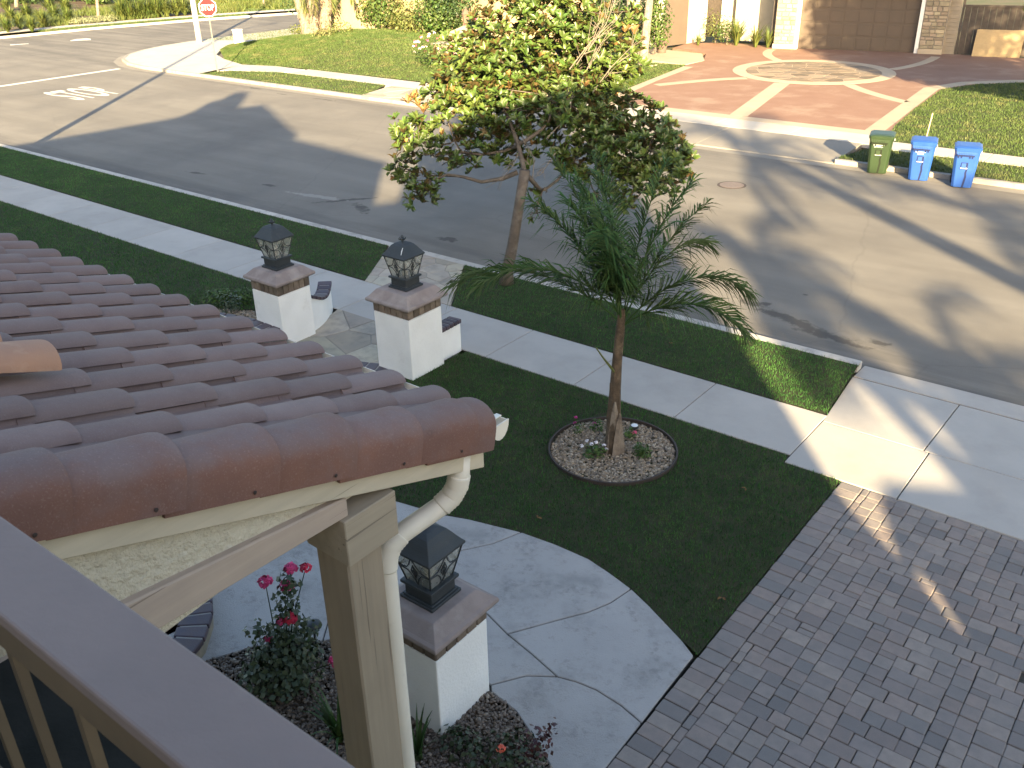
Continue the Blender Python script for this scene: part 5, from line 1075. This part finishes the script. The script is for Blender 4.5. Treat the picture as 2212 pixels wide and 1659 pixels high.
def wheelie(label, loc, rz, body, slot, text):
    r = thing('wheelie_bin', label, 'bin', loc, rz, 'wheelie bins at the kerb')
    def fy(z): return -(.25+(.335-.25)*(z-.02)/.93)            # front face
    loft([(.02, .235, .25, .06, 0), (.5, .265, .295, .06, 0), (.86, .285, .33, .06, 0), (.95, .295, .34, .05, 0)]).build('body', body, r, bevel=.008)
    loft([(.93, .305, .35, .05, 0), (.99, .315, .36, .05, 0)]).build('rim', body, r, bevel=.006)
    ld = loft([(.992, .318, .365, .06, 0), (1.008, .318, .365, .06, 0), (1.03, .28, .32, .08, .01), (1.045, .2, .22, .08, .02)]).build('lid', body, r, bevel=.006)
    # deep lip on the front with ribs and a dark gap
    MB().add([(-.22, fy(.83)-.028, .845), (.16, fy(.83)-.028, .845), (.25, fy(.93)-.02, .93), (-.28, fy(.93)-.02, .93), (-.22, fy(.83)+.01, .845), (.16, fy(.83)+.01, .845), (.25, fy(.93)+.02, .93), (-.28, fy(.93)+.02, .93)], [(0, 1, 2, 3), (7, 6, 5, 4), (0, 4, 5, 1), (2, 6, 7, 3), (1, 5, 6, 2), (3, 7, 4, 0)]).build('front_lip', body, r, bevel=.004)
    MB().box((-.03, fy(.83)-.012, .826), (.40, .04, .030)).box((-.262, fy(.88)-.016, .885), (.032, .03, .11)).build('lip_gap', slot, r)
    for k in range(6): MB().box((-.17+k*.055, fy(.87)-.034, .875), (.010, .014, .05)).build('rib', body, r)
    for k in (-.19, -.12, .07, .13): MB().box((k, fy(.8)-.006, .80), (.026, .02, .075), top=(1.6, 1)).build('bracket', slot, r)
    MB().box((-.02, fy(.58)+.006, .575), (.165, .03, .165)).build('recess', slot, r)
    MB().box((-.033, fy(.58)-.002, .575), (.10, .03, .125)).build('recess_back', body, r)
    MB().tube([(-.10, fy(.52)-.012, .515), (.055, fy(.52)-.012, .515)], .012, 8).build('lift_bar', A['bbar'], r)
    MB().add([(x, fy(z)-.004, z) for x, z in ((.035, .50), (.068, .50), (.058, .40), (.073, .30), (.058, .16), (.043, .03), (.0, .03), (.014, .16), (.027, .30), (.012, .40))], [tuple(range(10))]).build('slot', slot, r)
    if text:
        for i, (s_, w, h, z) in enumerate(text):
            if s_ is None: me = MB().add([(-w/2, -h/2, 0), (w/2, -h/2, 0), (w/2, h/2, 0), (-w/2, h/2, 0)], [(0, 1, 2, 3)]).mesh('lettering', A['btext'])
            else: me = text_mesh(s_, w, h, A['btext'], 'lettering', .01)
            o = link('lettering', me, r, (-.04, fy(z)-.008, z)); o.rotation_euler = (math.radians(90-5), 0, 0)
    for s_ in (-1, 1):
        w_ = MB().lathe([(.06, -.025), (.125, -.02), (.125, .02), (.06, .025)], 18).build('wheel', A['tyre'], r, loc=(s_*.24, .26, .125)); w_.rotation_euler = (0, math.pi/2, 0)
    MB().tube([(-.26, .36, .98), (-.26, .42, 1.0), (.26, .42, 1.0), (.26, .36, .98)], .014, 8).build('handle', body, r)
    MB().box((.323, -.10, .90), (.012, .06, .05)).build('catch', A['bbar'], r)
    return r
fx = math.radians(14)
wheelie('green wheelie bin at the far kerb, left of the two blue ones', (-7.46, 25.42-.02, 0), fx, A['bgreen'], A['bslotg'], [(None, .26, .014, .775), (None, .10, .010, .752), ('GREEN WASTE ONLY', .22, .022, .727)])
wheelie('blue wheelie bin with white lettering, between the green and the other blue bin', (-6.36, 25.27, 0), fx, A['bblue'], A['bslotb'], [(None, .24, .013, .76), (None, .12, .012, .738), (None, .14, .014, .714)])
wheelie('blue wheelie bin without lettering, rightmost of the three bins', (-5.28, 25.18, 0), fx, A['bblue'], A['bslotb'], None)
stk = thing('wooden_stake', 'thin pale wooden stake standing in the lawn behind the bins', 'stake', tuple(gp(2000, 300, K))); MB().tube([(0, 0, -.05), (.05, .03, .75)], [.022, .02], 6).build('stick', pm('stake_wood', (.45, .36, .24)), stk)
# ------------------------------------------------------------------ stop sign, poles, box
ss = thing('stop_sign', 'red octagonal STOP sign on a thin grey post at the far corner', 'sign', tuple(gp(470, 155, K)), math.radians(66))
MB().box((0, 0, 1.25), (.05, .04, 2.6)).build('post', pm('galvanised', (.17, .17, .16), rough=.6), ss)
def octo(r_): return [(r_*math.cos(math.radians(22.5+45*k)), r_*math.sin(math.radians(22.5+45*k))) for k in range(8)]
def face(r_, y0, y1, nm, mat):
    p = octo(r_); v = [(x, y0, 2.72+z) for x, z in p]+[(x, y1, 2.72+z) for x, z in p]; return MB().add(v, [tuple(range(8)), tuple(range(15, 7, -1))]+[(k, 8+k, 8+(k+1) % 8, (k+1) % 8) for k in range(8)]).build(nm, mat, ss)
face(.41, -.026, -.022, 'border', pm('sign_white', (.80, .79, .76), rough=.4)); face(.37, -.031, -.027, 'plate', pm('sign_red', (.52, .022, .025), (.47, .02, .022), 3, .4))
o = link('lettering', text_mesh('STOP', .56, .25, pm('sign_letter', (.82, .81, .78)), 'lettering', .03), ss, (0, -.034, 2.72)); o.rotation_euler = (math.pi/2, 0, 0)
def streetlight(name, label, loc, az, h=9.0, r_=.15):
    r = thing(name, label, 'street lamp', loc, az); MB().tube([(0, 0, -.05), (0, 0, h)], [r_, r_*.55], 14).build('pole', pm('concrete_pole', (.66, .64, .60), (.60, .58, .54), 4, .8), r, smooth=True)
    MB().tube([(0, 0, h-.1), (.9, 0, h+.45), (2.0, 0, h+.55)], [.05, .04, .035], 8).build('arm', A['trim'], r); MB().box((2.3, 0, h+.55), (.65, .25, .12), top=(.7, .6)).build('lamp_head', A['siding'], r, bevel=.02); return r
streetlight('street_lamp', 'white concrete lamp pole beside the stop sign on the far corner', tuple(gp(431, 91, K)), math.pi, 8.5, .165)
streetlight('street_lamp', 'concrete lamp pole left of the view that throws a long thin shadow across the road', (-26.9, 10.02, K), math.pi/2, 11.0, .16)
ub = thing('utility_box', 'small white utility box on the corner lawn', 'utility box', tuple(gp(517, 97, .25)), math.radians(15)); MB().box((0, 0, .36), (.36, .36, .78)).build('cabinet', A['trim'], ub, bevel=.02); MB().box((0, 0, .76), (.40, .40, .05)).build('lid', A['trim'], ub, bevel=.01)
pot = thing('plant_pot', 'large brown terracotta pot beside the twin palms', 'pot', tuple(gp(1429, 114, K))); MB().lathe([(.19, 0), (.21, .03), (.26, .30), (.29, .46), (.33, .47), (.34, .55), (.30, .56), (.28, .50), (.05, .48)], 20).build('pot_body', pm('pot_clay', (.13, .095, .075), (.10, .075, .06), 6, .75), pot, smooth=False)
# ------------------------------------------------------------------ vegetation on the far side
A['shrub'] = leafmat('shrub_leaf', (.042, .080, .016), (.070, .105, .024), None, .5, .35, .4, .03, .15, 1.2)
A['shruby'] = leafmat('shrub_leaf_bright', (.13, .14, .045), (.21, .21, .09), None, .5, .3, .35, .03, .2, 1.2)
A['dark'] = leafmat('hedge_leaf_dark', (.028, .055, .018), (.045, .075, .022), None, .5, .35, .4, .02, .1, .8)
A['olive'] = leafmat('shrub_leaf_olive', (.085, .105, .030), (.115, .125, .035), None, .55, .3, .4, .03, .1, 1)
A['clump'] = leafmat('clump_leaf', (.075, .105, .024), (.115, .135, .036), None, .5, .3, .4, .03, .2, .5)
A['gclump'] = leafmat('clump_leaf_grey', (.17, .19, .10), (.22, .22, .12), None, .6, .3, .4, .03, .15, .5)
def shrub(label, px, py, w, h, mat, n=500, size=.11, z=.13, d=None, name='shrub', group=None, parts=3):
    b = gp(px, py, z); r = thing(name, label, 'shrub', tuple(b), 0, group); d = d or w
    bl = [((rng.uniform(-.3, .3)*w, rng.uniform(-.2, .2)*d, h*rng.uniform(.35, .6)), np.array([w*rng.uniform(.30, .42), d*rng.uniform(.30, .42), h*rng.uniform(.36, .48)])) for _ in range(parts)]+[((0, 0, h*.42), np.array([w*.42, d*.42, h*.46]))]
    leafcloud('foliage', bl, n, size, A[mat], r, .35, .3, .6)
    MB().tube([(0, 0, -.1), (0, 0, h*.6)], [.04+.01*h, .02], 6).build('stem', A['bark'], r); return r
# garden wall behind the corner lawn
gw = [gp(640, 68, .6), gp(760, 61, .9), gp(845, 61, .9), gp(940, 69, .9), gp(1060, 92, .7), gp(1250, 118, .4)]
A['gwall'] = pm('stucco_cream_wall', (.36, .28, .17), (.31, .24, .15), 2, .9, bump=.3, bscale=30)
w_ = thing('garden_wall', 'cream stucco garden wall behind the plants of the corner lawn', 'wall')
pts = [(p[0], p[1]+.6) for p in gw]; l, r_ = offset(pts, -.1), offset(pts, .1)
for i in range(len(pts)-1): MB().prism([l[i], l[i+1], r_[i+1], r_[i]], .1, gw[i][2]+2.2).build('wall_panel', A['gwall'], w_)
# ragged multi-trunk palm by the corner lawn
A['shag'] = pm('palm_shag', (.26, .21, .155), (.17, .13, .095), 4, .9, bump=.9, bscale=14, bdist=.05, c3=(.10, .08, .06), s3=7, t3=(.52, .64))
pc = gp(690, 84, .5); pcl = thing('palm_clump', 'cluster of ragged palm trunks on the far corner lawn', 'palm', tuple(pc))
for x0, y0, x1, y1, r0 in ((668, 82, 640, -30, .30), (683, 82, 672, -30, .26), (700, 80, 712, -30, .32), (718, 72, 722, -30, .24)):
    a, b = gp(x0, y0, .5)-pc, dp(x1, y1, np.dot(gp(x0, y0, .5)-CPOS, _fw)-.5)-pc
    P_ = [tuple(a+(b-a)*q+np.array([rng.normal(0, .05), rng.normal(0, .05), 0])) for q in np.linspace(0, 1, 6)]; MB().tube(P_, [r0*1.25, r0, r0*.95, r0*.9, r0*.85, r0*.8], 10).build('trunk', A['shag'], pcl, smooth=False)
    V, Fc = [], []
    for q in range(110):                                       # torn sheath flaps
        t_ = rng.uniform(0, 1); c = a+(b-a)*t_; an = rng.uniform(0, 2*np.pi); d = np.array([math.cos(an), math.sin(an), 0]); s_ = np.array([-d[1], d[0], 0])*rng.uniform(.04, .09); p0 = c+d*r0*.93; p1 = p0+d*rng.uniform(.04, .13)-np.array([0, 0, rng.uniform(-.15, .35)]); n0 = len(V)
        V += [p0-s_, p0+s_, p1+s_*.4, p1-s_*.4]; Fc.append((n0, n0+1, n0+2, n0+3))
    MB().add(V, Fc).build('bark_flaps', A['shag'], pcl)['kind'] = 'stuff'
for i in range(7):
    o = frond_mesh(2.6, rng.uniform(-.9, .4), 1.3, 34, .6, .05, .4, 300+i, .8, .02).build('frond', A['olive'], pcl, loc=tuple(np.array([rng.uniform(-1.2, .8), rng.uniform(-.5, .5), 3.6]))); o.rotation_euler = (0, 0, rng.uniform(0, 6.28))
for i, (x, y, w, h, m, l_) in enumerate(((655, 78, 1.5, .75, 'olive', 'olive shrub at the left foot of the ragged palm trunks'), (735, 86, 2.0, 1.1, 'olive', 'rounded olive shrub at the right foot of the ragged palm trunks'), (695, 90, 1.4, .7, 'shruby', 'yellow green shrub in front of the ragged palm trunks'), (712, 88, 1.2, .6, 'olive', 'low dark shrub between the bright and the rounded shrub'))): shrub(l_, x, y, w, h, m, 520, .12, .5)
# plants against the garden wall
for x, y, w, h, m, n, l_ in ((728, 60, 1.6, 3.0, 'dark', 900, 'tall dark shrub right behind the ragged palm trunks'), (822, 64, 2.6, 2.6, 'shrub', 1200, 'large green shrub right of the bare cream wall'), (885, 66, 2.4, 2.4, 'shruby', 1100, 'pale yellow flowering shrub left of the second palm trunk'), (905, 72, 3.0, 1.1, 'olive', 900, 'low clipped shrub along the back of the corner lawn'), (955, 76, 2.6, 2.8, 'shrub', 1300, 'dense green shrub behind the pink roses'), (1000, 78, 2.6, 3.0, 'dark', 1200, 'dark tall shrub behind the garden lantern'), (1130, 88, 3.4, 3.4, 'dark', 1500, 'tall dark hedge left of the climbing ivy'), (1235, 95, 3.2, 3.6, 'shrub', 2000, 'tall bright green hedge behind the upper right of the big tree'), (1310, 105, 2.4, 3.6, 'dark', 1300, 'dark conifer hedge behind the twin palms'), (1415, 108, 1.6, 2.8, 'shrub', 900, 'green climbing shrub by the side garage'), (1320, 150, 2.2, 1.0, 'olive', 700, 'low leafy shrub left of the twin palms'), (785, 40, 3.0, 2.2, 'olive', 900, 'olive foliage overhanging the cream wall'), (700, 40, 4.0, 2.0, 'dark', 700, 'dark foliage behind the ragged palm trunks')): shrub(l_, x, y, w*1.25, h, m, int(n*2.2), .17, .75 if x < 1100 else .4)
def slim_palm(label, px, py, x1, y1, r0, z=.8, fr=6):
    b = gp(px, py, z); r = thing('slim_palm', label, 'palm', tuple(b)); e = dp(x1, y1, np.dot(b-CPOS, _fw))-b; N = 14
    P_ = []; R_ = []
    for k in range(N*2+1):
        q = k/(N*2); P_.append(tuple(e*q+np.array([0, 0, -.05]))); R_.append(r0*(1.15-.35*q)*(1.0 if k % 2 else .93))
    MB().tube(P_, R_, 10).build('trunk', A['bark2'], r)
    for i in range(fr):
        o = frond_mesh(1.9, rng.uniform(.2, 1.0), 1.6, 30, .45, .045, .4, 500+i, .7).build('frond', A['clump'], r, loc=tuple(e)); o.rotation_euler = (0, 0, rng.uniform(0, 6.28))
    return r
slim_palm('slender pale palm trunk in front of the cream garden wall', 842, 64, 838, 12, .11)
slim_palm('tall pale palm trunk behind the flowering shrub', 931, 62, 928, -90, .18)
slim_palm('rough brown palm trunk near the garden lantern', 1011, 70, 1013, -90, .24)
slim_palm('left straighter trunk of the twin palms beside the big pot', 1370, 139, 1358, -60, .185, K, 5)
slim_palm('right leaning trunk of the twin palms beside the big pot', 1387, 145, 1410, -60, .19, K, 5)
n = 60; a = rng.uniform(0, 6.28, n); q = rng.uniform(.25, .75, n); c = gp(1380, 143, K); v, f = stones(n, c[0]+q*np.cos(a)*1.1, c[1]+q*np.sin(a)*.7, np.full(n, K+.03), .07, .13); o = link('rock_ring', np_mesh('rock_ring', v, f, A['cream'])); tag(o, 'ring of pale rocks around the feet of the twin palms', 'rocks', kind='stuff')
# stone planter with pink roses and garden lantern
pp_ = gp(1010, 128, .45); pt = thing('stone_planter', 'low stone planter wall behind the big tree with a pyramid cap', 'planter', tuple(pp_))
MB().box((0, 0, .25), (3.2, .5, .7), rz=.2).build('planter_wall', A['veneer'], pt, bevel=.02); MB().box((0, 0, .63), (3.4, .62, .08), rz=.2).build('coping', A['cream'], pt, bevel=.01); MB().box((0, 0, .5), (1.0, 1.0, 1.1), rz=.2).build('pier', A['veneer'], pt, bevel=.02); MB().lathe([(.62, 1.05), (.64, 1.14), (.1, 1.42)], 4, sq=True).build('pier_cap', A['cream'], pt)
gl_ = thing('garden_lantern', 'bronze garden lantern on the stone planter behind the roses', 'lantern', tuple(pp_+np.array([0, 0, 1.38]))); MB().lathe([(.12, 0), (.12, .06), (.07, .1), (.13, .16), (.17, .5), (.2, .52), (.1, .68), (.03, .76), (.01, .82)], 8).build('lantern_body', pm('bronze', (.16, .11, .08), rough=.5), gl_)
for i, (x, y, w, h, nb, m_, l_) in enumerate(((940, 150, 2.3, 1.5, 60, 'ppale', 'rose bush with pale pink flowers left of the stone planter'), (1035, 112, 2.0, 1.5, 40, 'prose', 'rose bush with deep pink flowers right of the garden lantern'))):
    b = gp(x, y, .3); r = thing('rose_shrub', l_, 'shrub', tuple(b)); bl = [((0, 0, h*.45), np.array([w*.45, w*.35, h*.45]))]; leafcloud('foliage', bl, 800, .12, A['shrub'], r, .3, .3, .6)
    p, d, k = blob_points([((0, 0, h*.5), np.array([w*.47, w*.37, h*.5]))], nb, .93)
    for q in range(nb):
        if p[q][2] > h*.35: bloom('rose_bloom', p[q], .085, A[m_ if rng.random() < .7 else ('pp' if i == 0 else 'ppale')], r, 14)
# planting by the entry of the far house
for x, y, w, h, m, l_ in ((1545, 92, 2.0, 1.7, 'olive', 'flowering olive shrub at the entry across the street'), (1570, 96, 1.6, 1.3, 'shrub', 'green shrub in the middle of the entry planting across the street')): shrub(l_, x, y, w, h, m, 700, .1, K)
for x, y, h, l_ in ((1590, 98, 1.6, 'arching palm like plant at the entry across the street'), (1632, 102, 1.2, 'spiky grass clump left of the stone column'), (1658, 103, 1.0, 'smaller spiky grass clump against the stone column')): strap_plant('spiky_plant', l_, gp(x, y, K), 90, h, A['clump'], .05, .8)
strap_plant('spiky_plant', 'tuft of strappy leaves by the dark doorway across the street', gp(1508, 98, K), 40, .7, A['clump'], .05, .9)
# far side of the cross street: kerb, verge, walk, clumps and hedge
ck = thing('cross_kerb', None, None, kind='structure'); kerb_run(ck, FARK[1:], .18, -.02, K, A['kerb'], 'kerb_length', 4, 1); kerb_run(ck, [FARK[0], FARK[1]], .18, -.02, K, A['kerb'], 'kerb_length', 12, 1)
fo = offset(FARK, -.18); v0 = offset(FARK, -1.6); v1 = offset(FARK, -3.0); b1 = offset(FARK, -40)
o = sheet('cross_sidewalk', v0[1:]+v1[1:][::-1], K, A['farwalk'])
sheet('cross_planting', v1+b1[::-1], K-.01, A['mulch'])
MB().prism([fo[5], fo[6], v0[6], v0[5]], -.01, K-.003).build('cross_ramp', A['farwalk']); bpy.data.objects['cross_ramp']['kind'] = 'structure'
lawn('cross_verge_lawn', [(-61.5, 30.8)]+fo[2:5]+v0[2:5][::-1]+[(-62.9, 31.2)], 260, .07, .035, A['grass_far'], 'green verge along the far kerb of the cross street')
lawn('cross_back_lawn', [tuple(v1[4]), tuple(v1[5]), tuple(v1[6]), tuple(offset(FARK, -12)[6]), tuple(offset(FARK, -12)[5]), tuple(offset(FARK, -12)[4])], 160, .09, .04, A['grass_far'], 'bright lawn behind the pavement of the cross street')
n = 26000; q = rng.uniform(1, 6, n); dd = rng.uniform(-14, -3.1, n); i_ = q.astype(int); fr_ = (q-i_)[:, None]; F1 = np.array(offset(FARK, -3.1)); F2 = np.array(offset(FARK, -14)); a_ = F1[i_]*(1-fr_)+F1[i_+1]*fr_; b_ = F2[i_]*(1-fr_)+F2[i_+1]*fr_; w_2 = ((-dd-3.1)/10.9)[:, None]; pxy = a_*(1-w_2)+b_*w_2
km = np.sin(pxy[:, 0]*.9+np.sin(pxy[:, 1]*.7)*2)+np.sin(pxy[:, 1]*1.1+pxy[:, 0]*.35) > -.75; pxy = pxy[km]; n = len(pxy)
v = blades(n, pxy[:, 0], pxy[:, 1], np.full(n, K-.02), .42, .06, 1.0); o = link('ground_cover', np_mesh('ground_cover', v, np.arange(n*3), A['clump'])); tag(o, 'low yellow green ground cover between the grass clumps across the cross street', 'ground cover', kind='stuff')
LBL = {}
rows = [(18, 70, .9), (45, 63, 1.0), (70, 68, 1.0), (95, 58, 1.2), (25, 45, 1.1), (60, 40, 1.2), (120, 45, 1.2), (150, 50, 1.0), (15, 25, 1.2), (110, 28, 1.4), (145, 30, 1.3), (265, 42, 1.3), (283, 41, 1.3), (302, 39, 1.35), (322, 38, 1.35), (342, 37, 1.4), (362, 36, 1.35), (382, 34, 1.3), (400, 33, 1.25), (275, 28, 1.4), (310, 26, 1.4), (350, 24, 1.4), (390, 22, 1.4)]
meshes = []
for i, (x, y, h) in enumerate(rows):
    ORD = ['first', 'second', 'third', 'fourth', 'fifth', 'sixth', 'seventh', 'eighth']; grp = [q for q in rows if (q[0] < 200) == (x < 200) and ((q[1] > 52) == (y > 52) and (q[1] > 34) == (y > 34) if x < 200 else (q[1] > 32.5) == (y > 32.5))]; k_ = sorted(grp).index((x, y, h))
    lab = ('grass clump, %s from the left in the %s row left of the slim trunk' % (ORD[k_], 'front' if y > 52 else 'middle' if y > 34 else 'back')) if x < 200 else ('grass clump, %s from the slim trunk in the %s row towards the white pole' % (ORD[k_], 'front' if y > 32.5 else 'back'))
    r, me = strap_plant('grass_clump', lab, gp(x, y, K), 190, h*1.1, A['clump'], .08, 1.0, 'plant', 'clumps left of the slim trunk' if x < 200 else 'row of clumps left of the white pole', 4, meshes[i % 4] if len(meshes) > 3 else None)
    if len(meshes) < 4: meshes.append(me)
    r.scale = (1, 1, 1) if i < 4 else (h/1.05,)*3
for x, y, w, l_ in ((175, 52, 1.6, 'grey green ground cover clump left of the slim trunk'), (200, 50, 1.8, 'grey green ground cover clump under the slim trunk'), (235, 47, 1.8, 'grey green ground cover clump right of the slim trunk')): shrub(l_, x, y, w, .5, 'gclump', 500, .1)
for x, y, w, h, m, l_ in ((30, 6, 9, 2.4, 'dark', 'dark hedge mass at the top left corner'), (150, 2, 8, 3, 'dark', 'dark hedge mass behind the grass clumps'), (215, 8, 6, 2.0, 'shrub', 'green shrub behind the slim trunk'), (330, 0, 10, 2.5, 'olive', 'long olive hedge behind the row of clumps'), (470, -4, 10, 3.5, 'dark', 'dark hedge behind the stop sign'), (570, -8, 10, 3.5, 'dark', 'dark hedge right of the stop sign'), (90, -10, 14, 4, 'dark', 'tall dark hedge far behind at the top left')): shrub(l_, x, y, w, h, m, 4500, .26, K, 3)
for x, y, x1, y1, r_, l_ in ((213, 43, 203, -60, .10, 'slim pale young tree trunk across the cross street'), (35, 15, 33, -60, .14, 'brown tree trunk at the top left corner'), (569, 15, 567, -60, .07, 'thin staked sapling right of the stop sign across the road')):
    b = gp(x, y, K); r = thing('young_tree', l_, 'tree', tuple(b)); e = dp(x1, y1, np.dot(b-CPOS, _fw))-b; MB().tube([(0, 0, -.1), tuple(e*.5+np.array([.05, 0, 0])), tuple(e)], [r_*1.2, r_, r_*.8], 9).build('trunk', A['bark2'], r, smooth=True); leafcloud('crown', [(tuple(e+np.array([0, 0, .8])), np.array([1.5, 1.5, 1.3]))], 500, .16, A['shrub'], r)
# tree at the right edge: hanging light foliage with pale flowers
rt_ = np.array([-4.6, 37.2, K]); rtree = thing('weeping_tree', 'tree with drooping light green foliage and white flowers at the right edge', 'tree', tuple(rt_))
MB().tube([(0, 0, -.1), (.1, 0, 1.5), (.1, .1, 3.2)], [.22, .18, .13], 10).build('trunk', A['bark'], rtree, smooth=True)
bl = [((.2, .2, 4.2), np.array([2.4, 2.4, 1.7])), ((-1.2, -.6, 3.3), np.array([1.1, 1.1, 1.3])), ((.9, -.9, 3.4), np.array([1.4, 1.4, 1.3])), ((.6, 1.2, 5.2), np.array([1.8, 1.8, 1.3])), ((-.9, .9, 4.4), np.array([1.4, 1.4, 1.2]))]
leafcloud('crown', bl, 5200, .15, A['clump'], rtree, .35, -.4, .35)
lm = MB()
for c, r_ in bl: lm.tube([(.1, .1, 2.6), tuple(np.array(c)*.6+np.array([0, 0, 1.0])), tuple(c)], [.09, .06, .02], 6)
lm.build('limbs', A['bark'], rtree); p, d, k = blob_points(bl, 26, .9)
for q in range(26): bloom('blossom', p[q], .09, A['pw'], rtree, 10)
bt = np.array([.5, 29.8, K]); big = thing('shade_tree', 'large leafy tree beyond the right edge whose shade falls on the garage door', 'tree', tuple(bt))
MB().tube([(0, 0, -.1), (.1, 0, 2), (0, .1, 4.5)], [.3, .24, .16], 10).build('trunk', A['bark'], big, smooth=True)
bl = [((0, 0, 6.6), np.array([3.7, 3.4, 3.2])), ((-.9, .5, 8.6), np.array([3.0, 3.0, 2.3])), ((1.5, 0, 5.2), np.array([2.8, 2.8, 2.2])), ((-2.2, 0, 5.4), np.array([1.6, 1.6, 1.5])), ((3.5, 0, 7.5), np.array([3, 3, 2.5]))]
leafcloud('crown', bl, 17000, .32, A['shrub'], big, .1, .3, .7)
# ------------------------------------------------------------------ palms of the back yard, behind the house: their crowns shade street and driveway
def yard_palm(label, shadow_px, zc, lean_px=None, zl=7.0, R_=2.2, n=16, seed=0, tr=.2, ll=.55):
    w = gp(*shadow_px, 0); c = np.array([w[0]-SH[0]*zc/SLOPE, w[1]-SH[1]*zc/SLOPE, zc])
    if lean_px is not None: w2 = gp(*lean_px, 0); m = np.array([w2[0]-SH[0]*zl/SLOPE, w2[1]-SH[1]*zl/SLOPE, zl]); b = c+(m-c)*(zc/(zc-zl))
    else: b = np.array([c[0], c[1], 0.])
    r = thing('yard_palm', label, 'palm', (b[0], b[1], 0)); c = c-np.array([b[0], b[1], 0]); MB().tube([(0, 0, 0), tuple(c*.5), tuple(c)], [tr*1.3, tr, tr*.8], 10).build('trunk', A['bark2'], r, smooth=True)
    fm = [frond_mesh(R_, e, 1.7, 36, ll, .06, .5, seed+i, .8, .03).mesh('frond', A['frond']) for i, e in enumerate((1.2, .75, .25, -.2))]
    for i in range(n): o = link('frond', fm[i % 4], r, tuple(c), 2*math.pi*i*.382+.3)
    return r
yard_palm('tall palm behind the house whose crown shades the middle of the road', (1670, 590), 10.5, None, 7, 1.9, 18, 900)
yard_palm('tall palm behind the house whose crown shades the driveway across the road', (1640, 330), 12.0, (2200, 610), 8.0, 2.6, 18, 920, .30)
yard_palm('palm behind the garage wing whose fronds shade the driveway apron', (2150, 860), 8.0, None, 6, 2.3, 16, 940)
yard_palm('added unseen palm behind the garage wing whose fronds streak the apron', (2060, 930), 7.2, None, 6, 1.5, 14, 1000)  # extra palm put in to break up the sunlight on the apron
yard_palm('slim palm behind the garage wing beside the driveway', (2150, 480), 11.0, None, 6, 2.2, 14, 980)

# ------------------------------------------------------------------ small litter
A['fleaf'] = leafmat('fallen_leaf', (.16, .075, .03), (.20, .11, .045), None, .7, .2, .3, .03, 0, 3)
for x, y, lab in ((1448, 742, 'rust coloured fallen leaf on the kerbside grass under the palm fronds'), (1612, 1055, 'small brown fallen leaf on the front lawn right of the round bed'), (1160, 1118, 'pale fallen leaf on the front lawn near the curved walk'), (1560, 1290, 'small fallen leaf on the front lawn beside the paver border')):
    b = gp(x, y, K+.035); v, f = leaf_fan(np.zeros((2, 3)), np.array([[1., .2, .1], [-.3, 1, .15]]), np.array([[0, 0, 1.], [.2, 0, 1]]), np.array([.06, .05]), np.array([.03, .025])); o = link('fallen_leaf', np_mesh('fallen_leaf', v, f, A['fleaf']), None, tuple(b), rng.uniform(0, 6)); tag(o, lab, 'leaf')
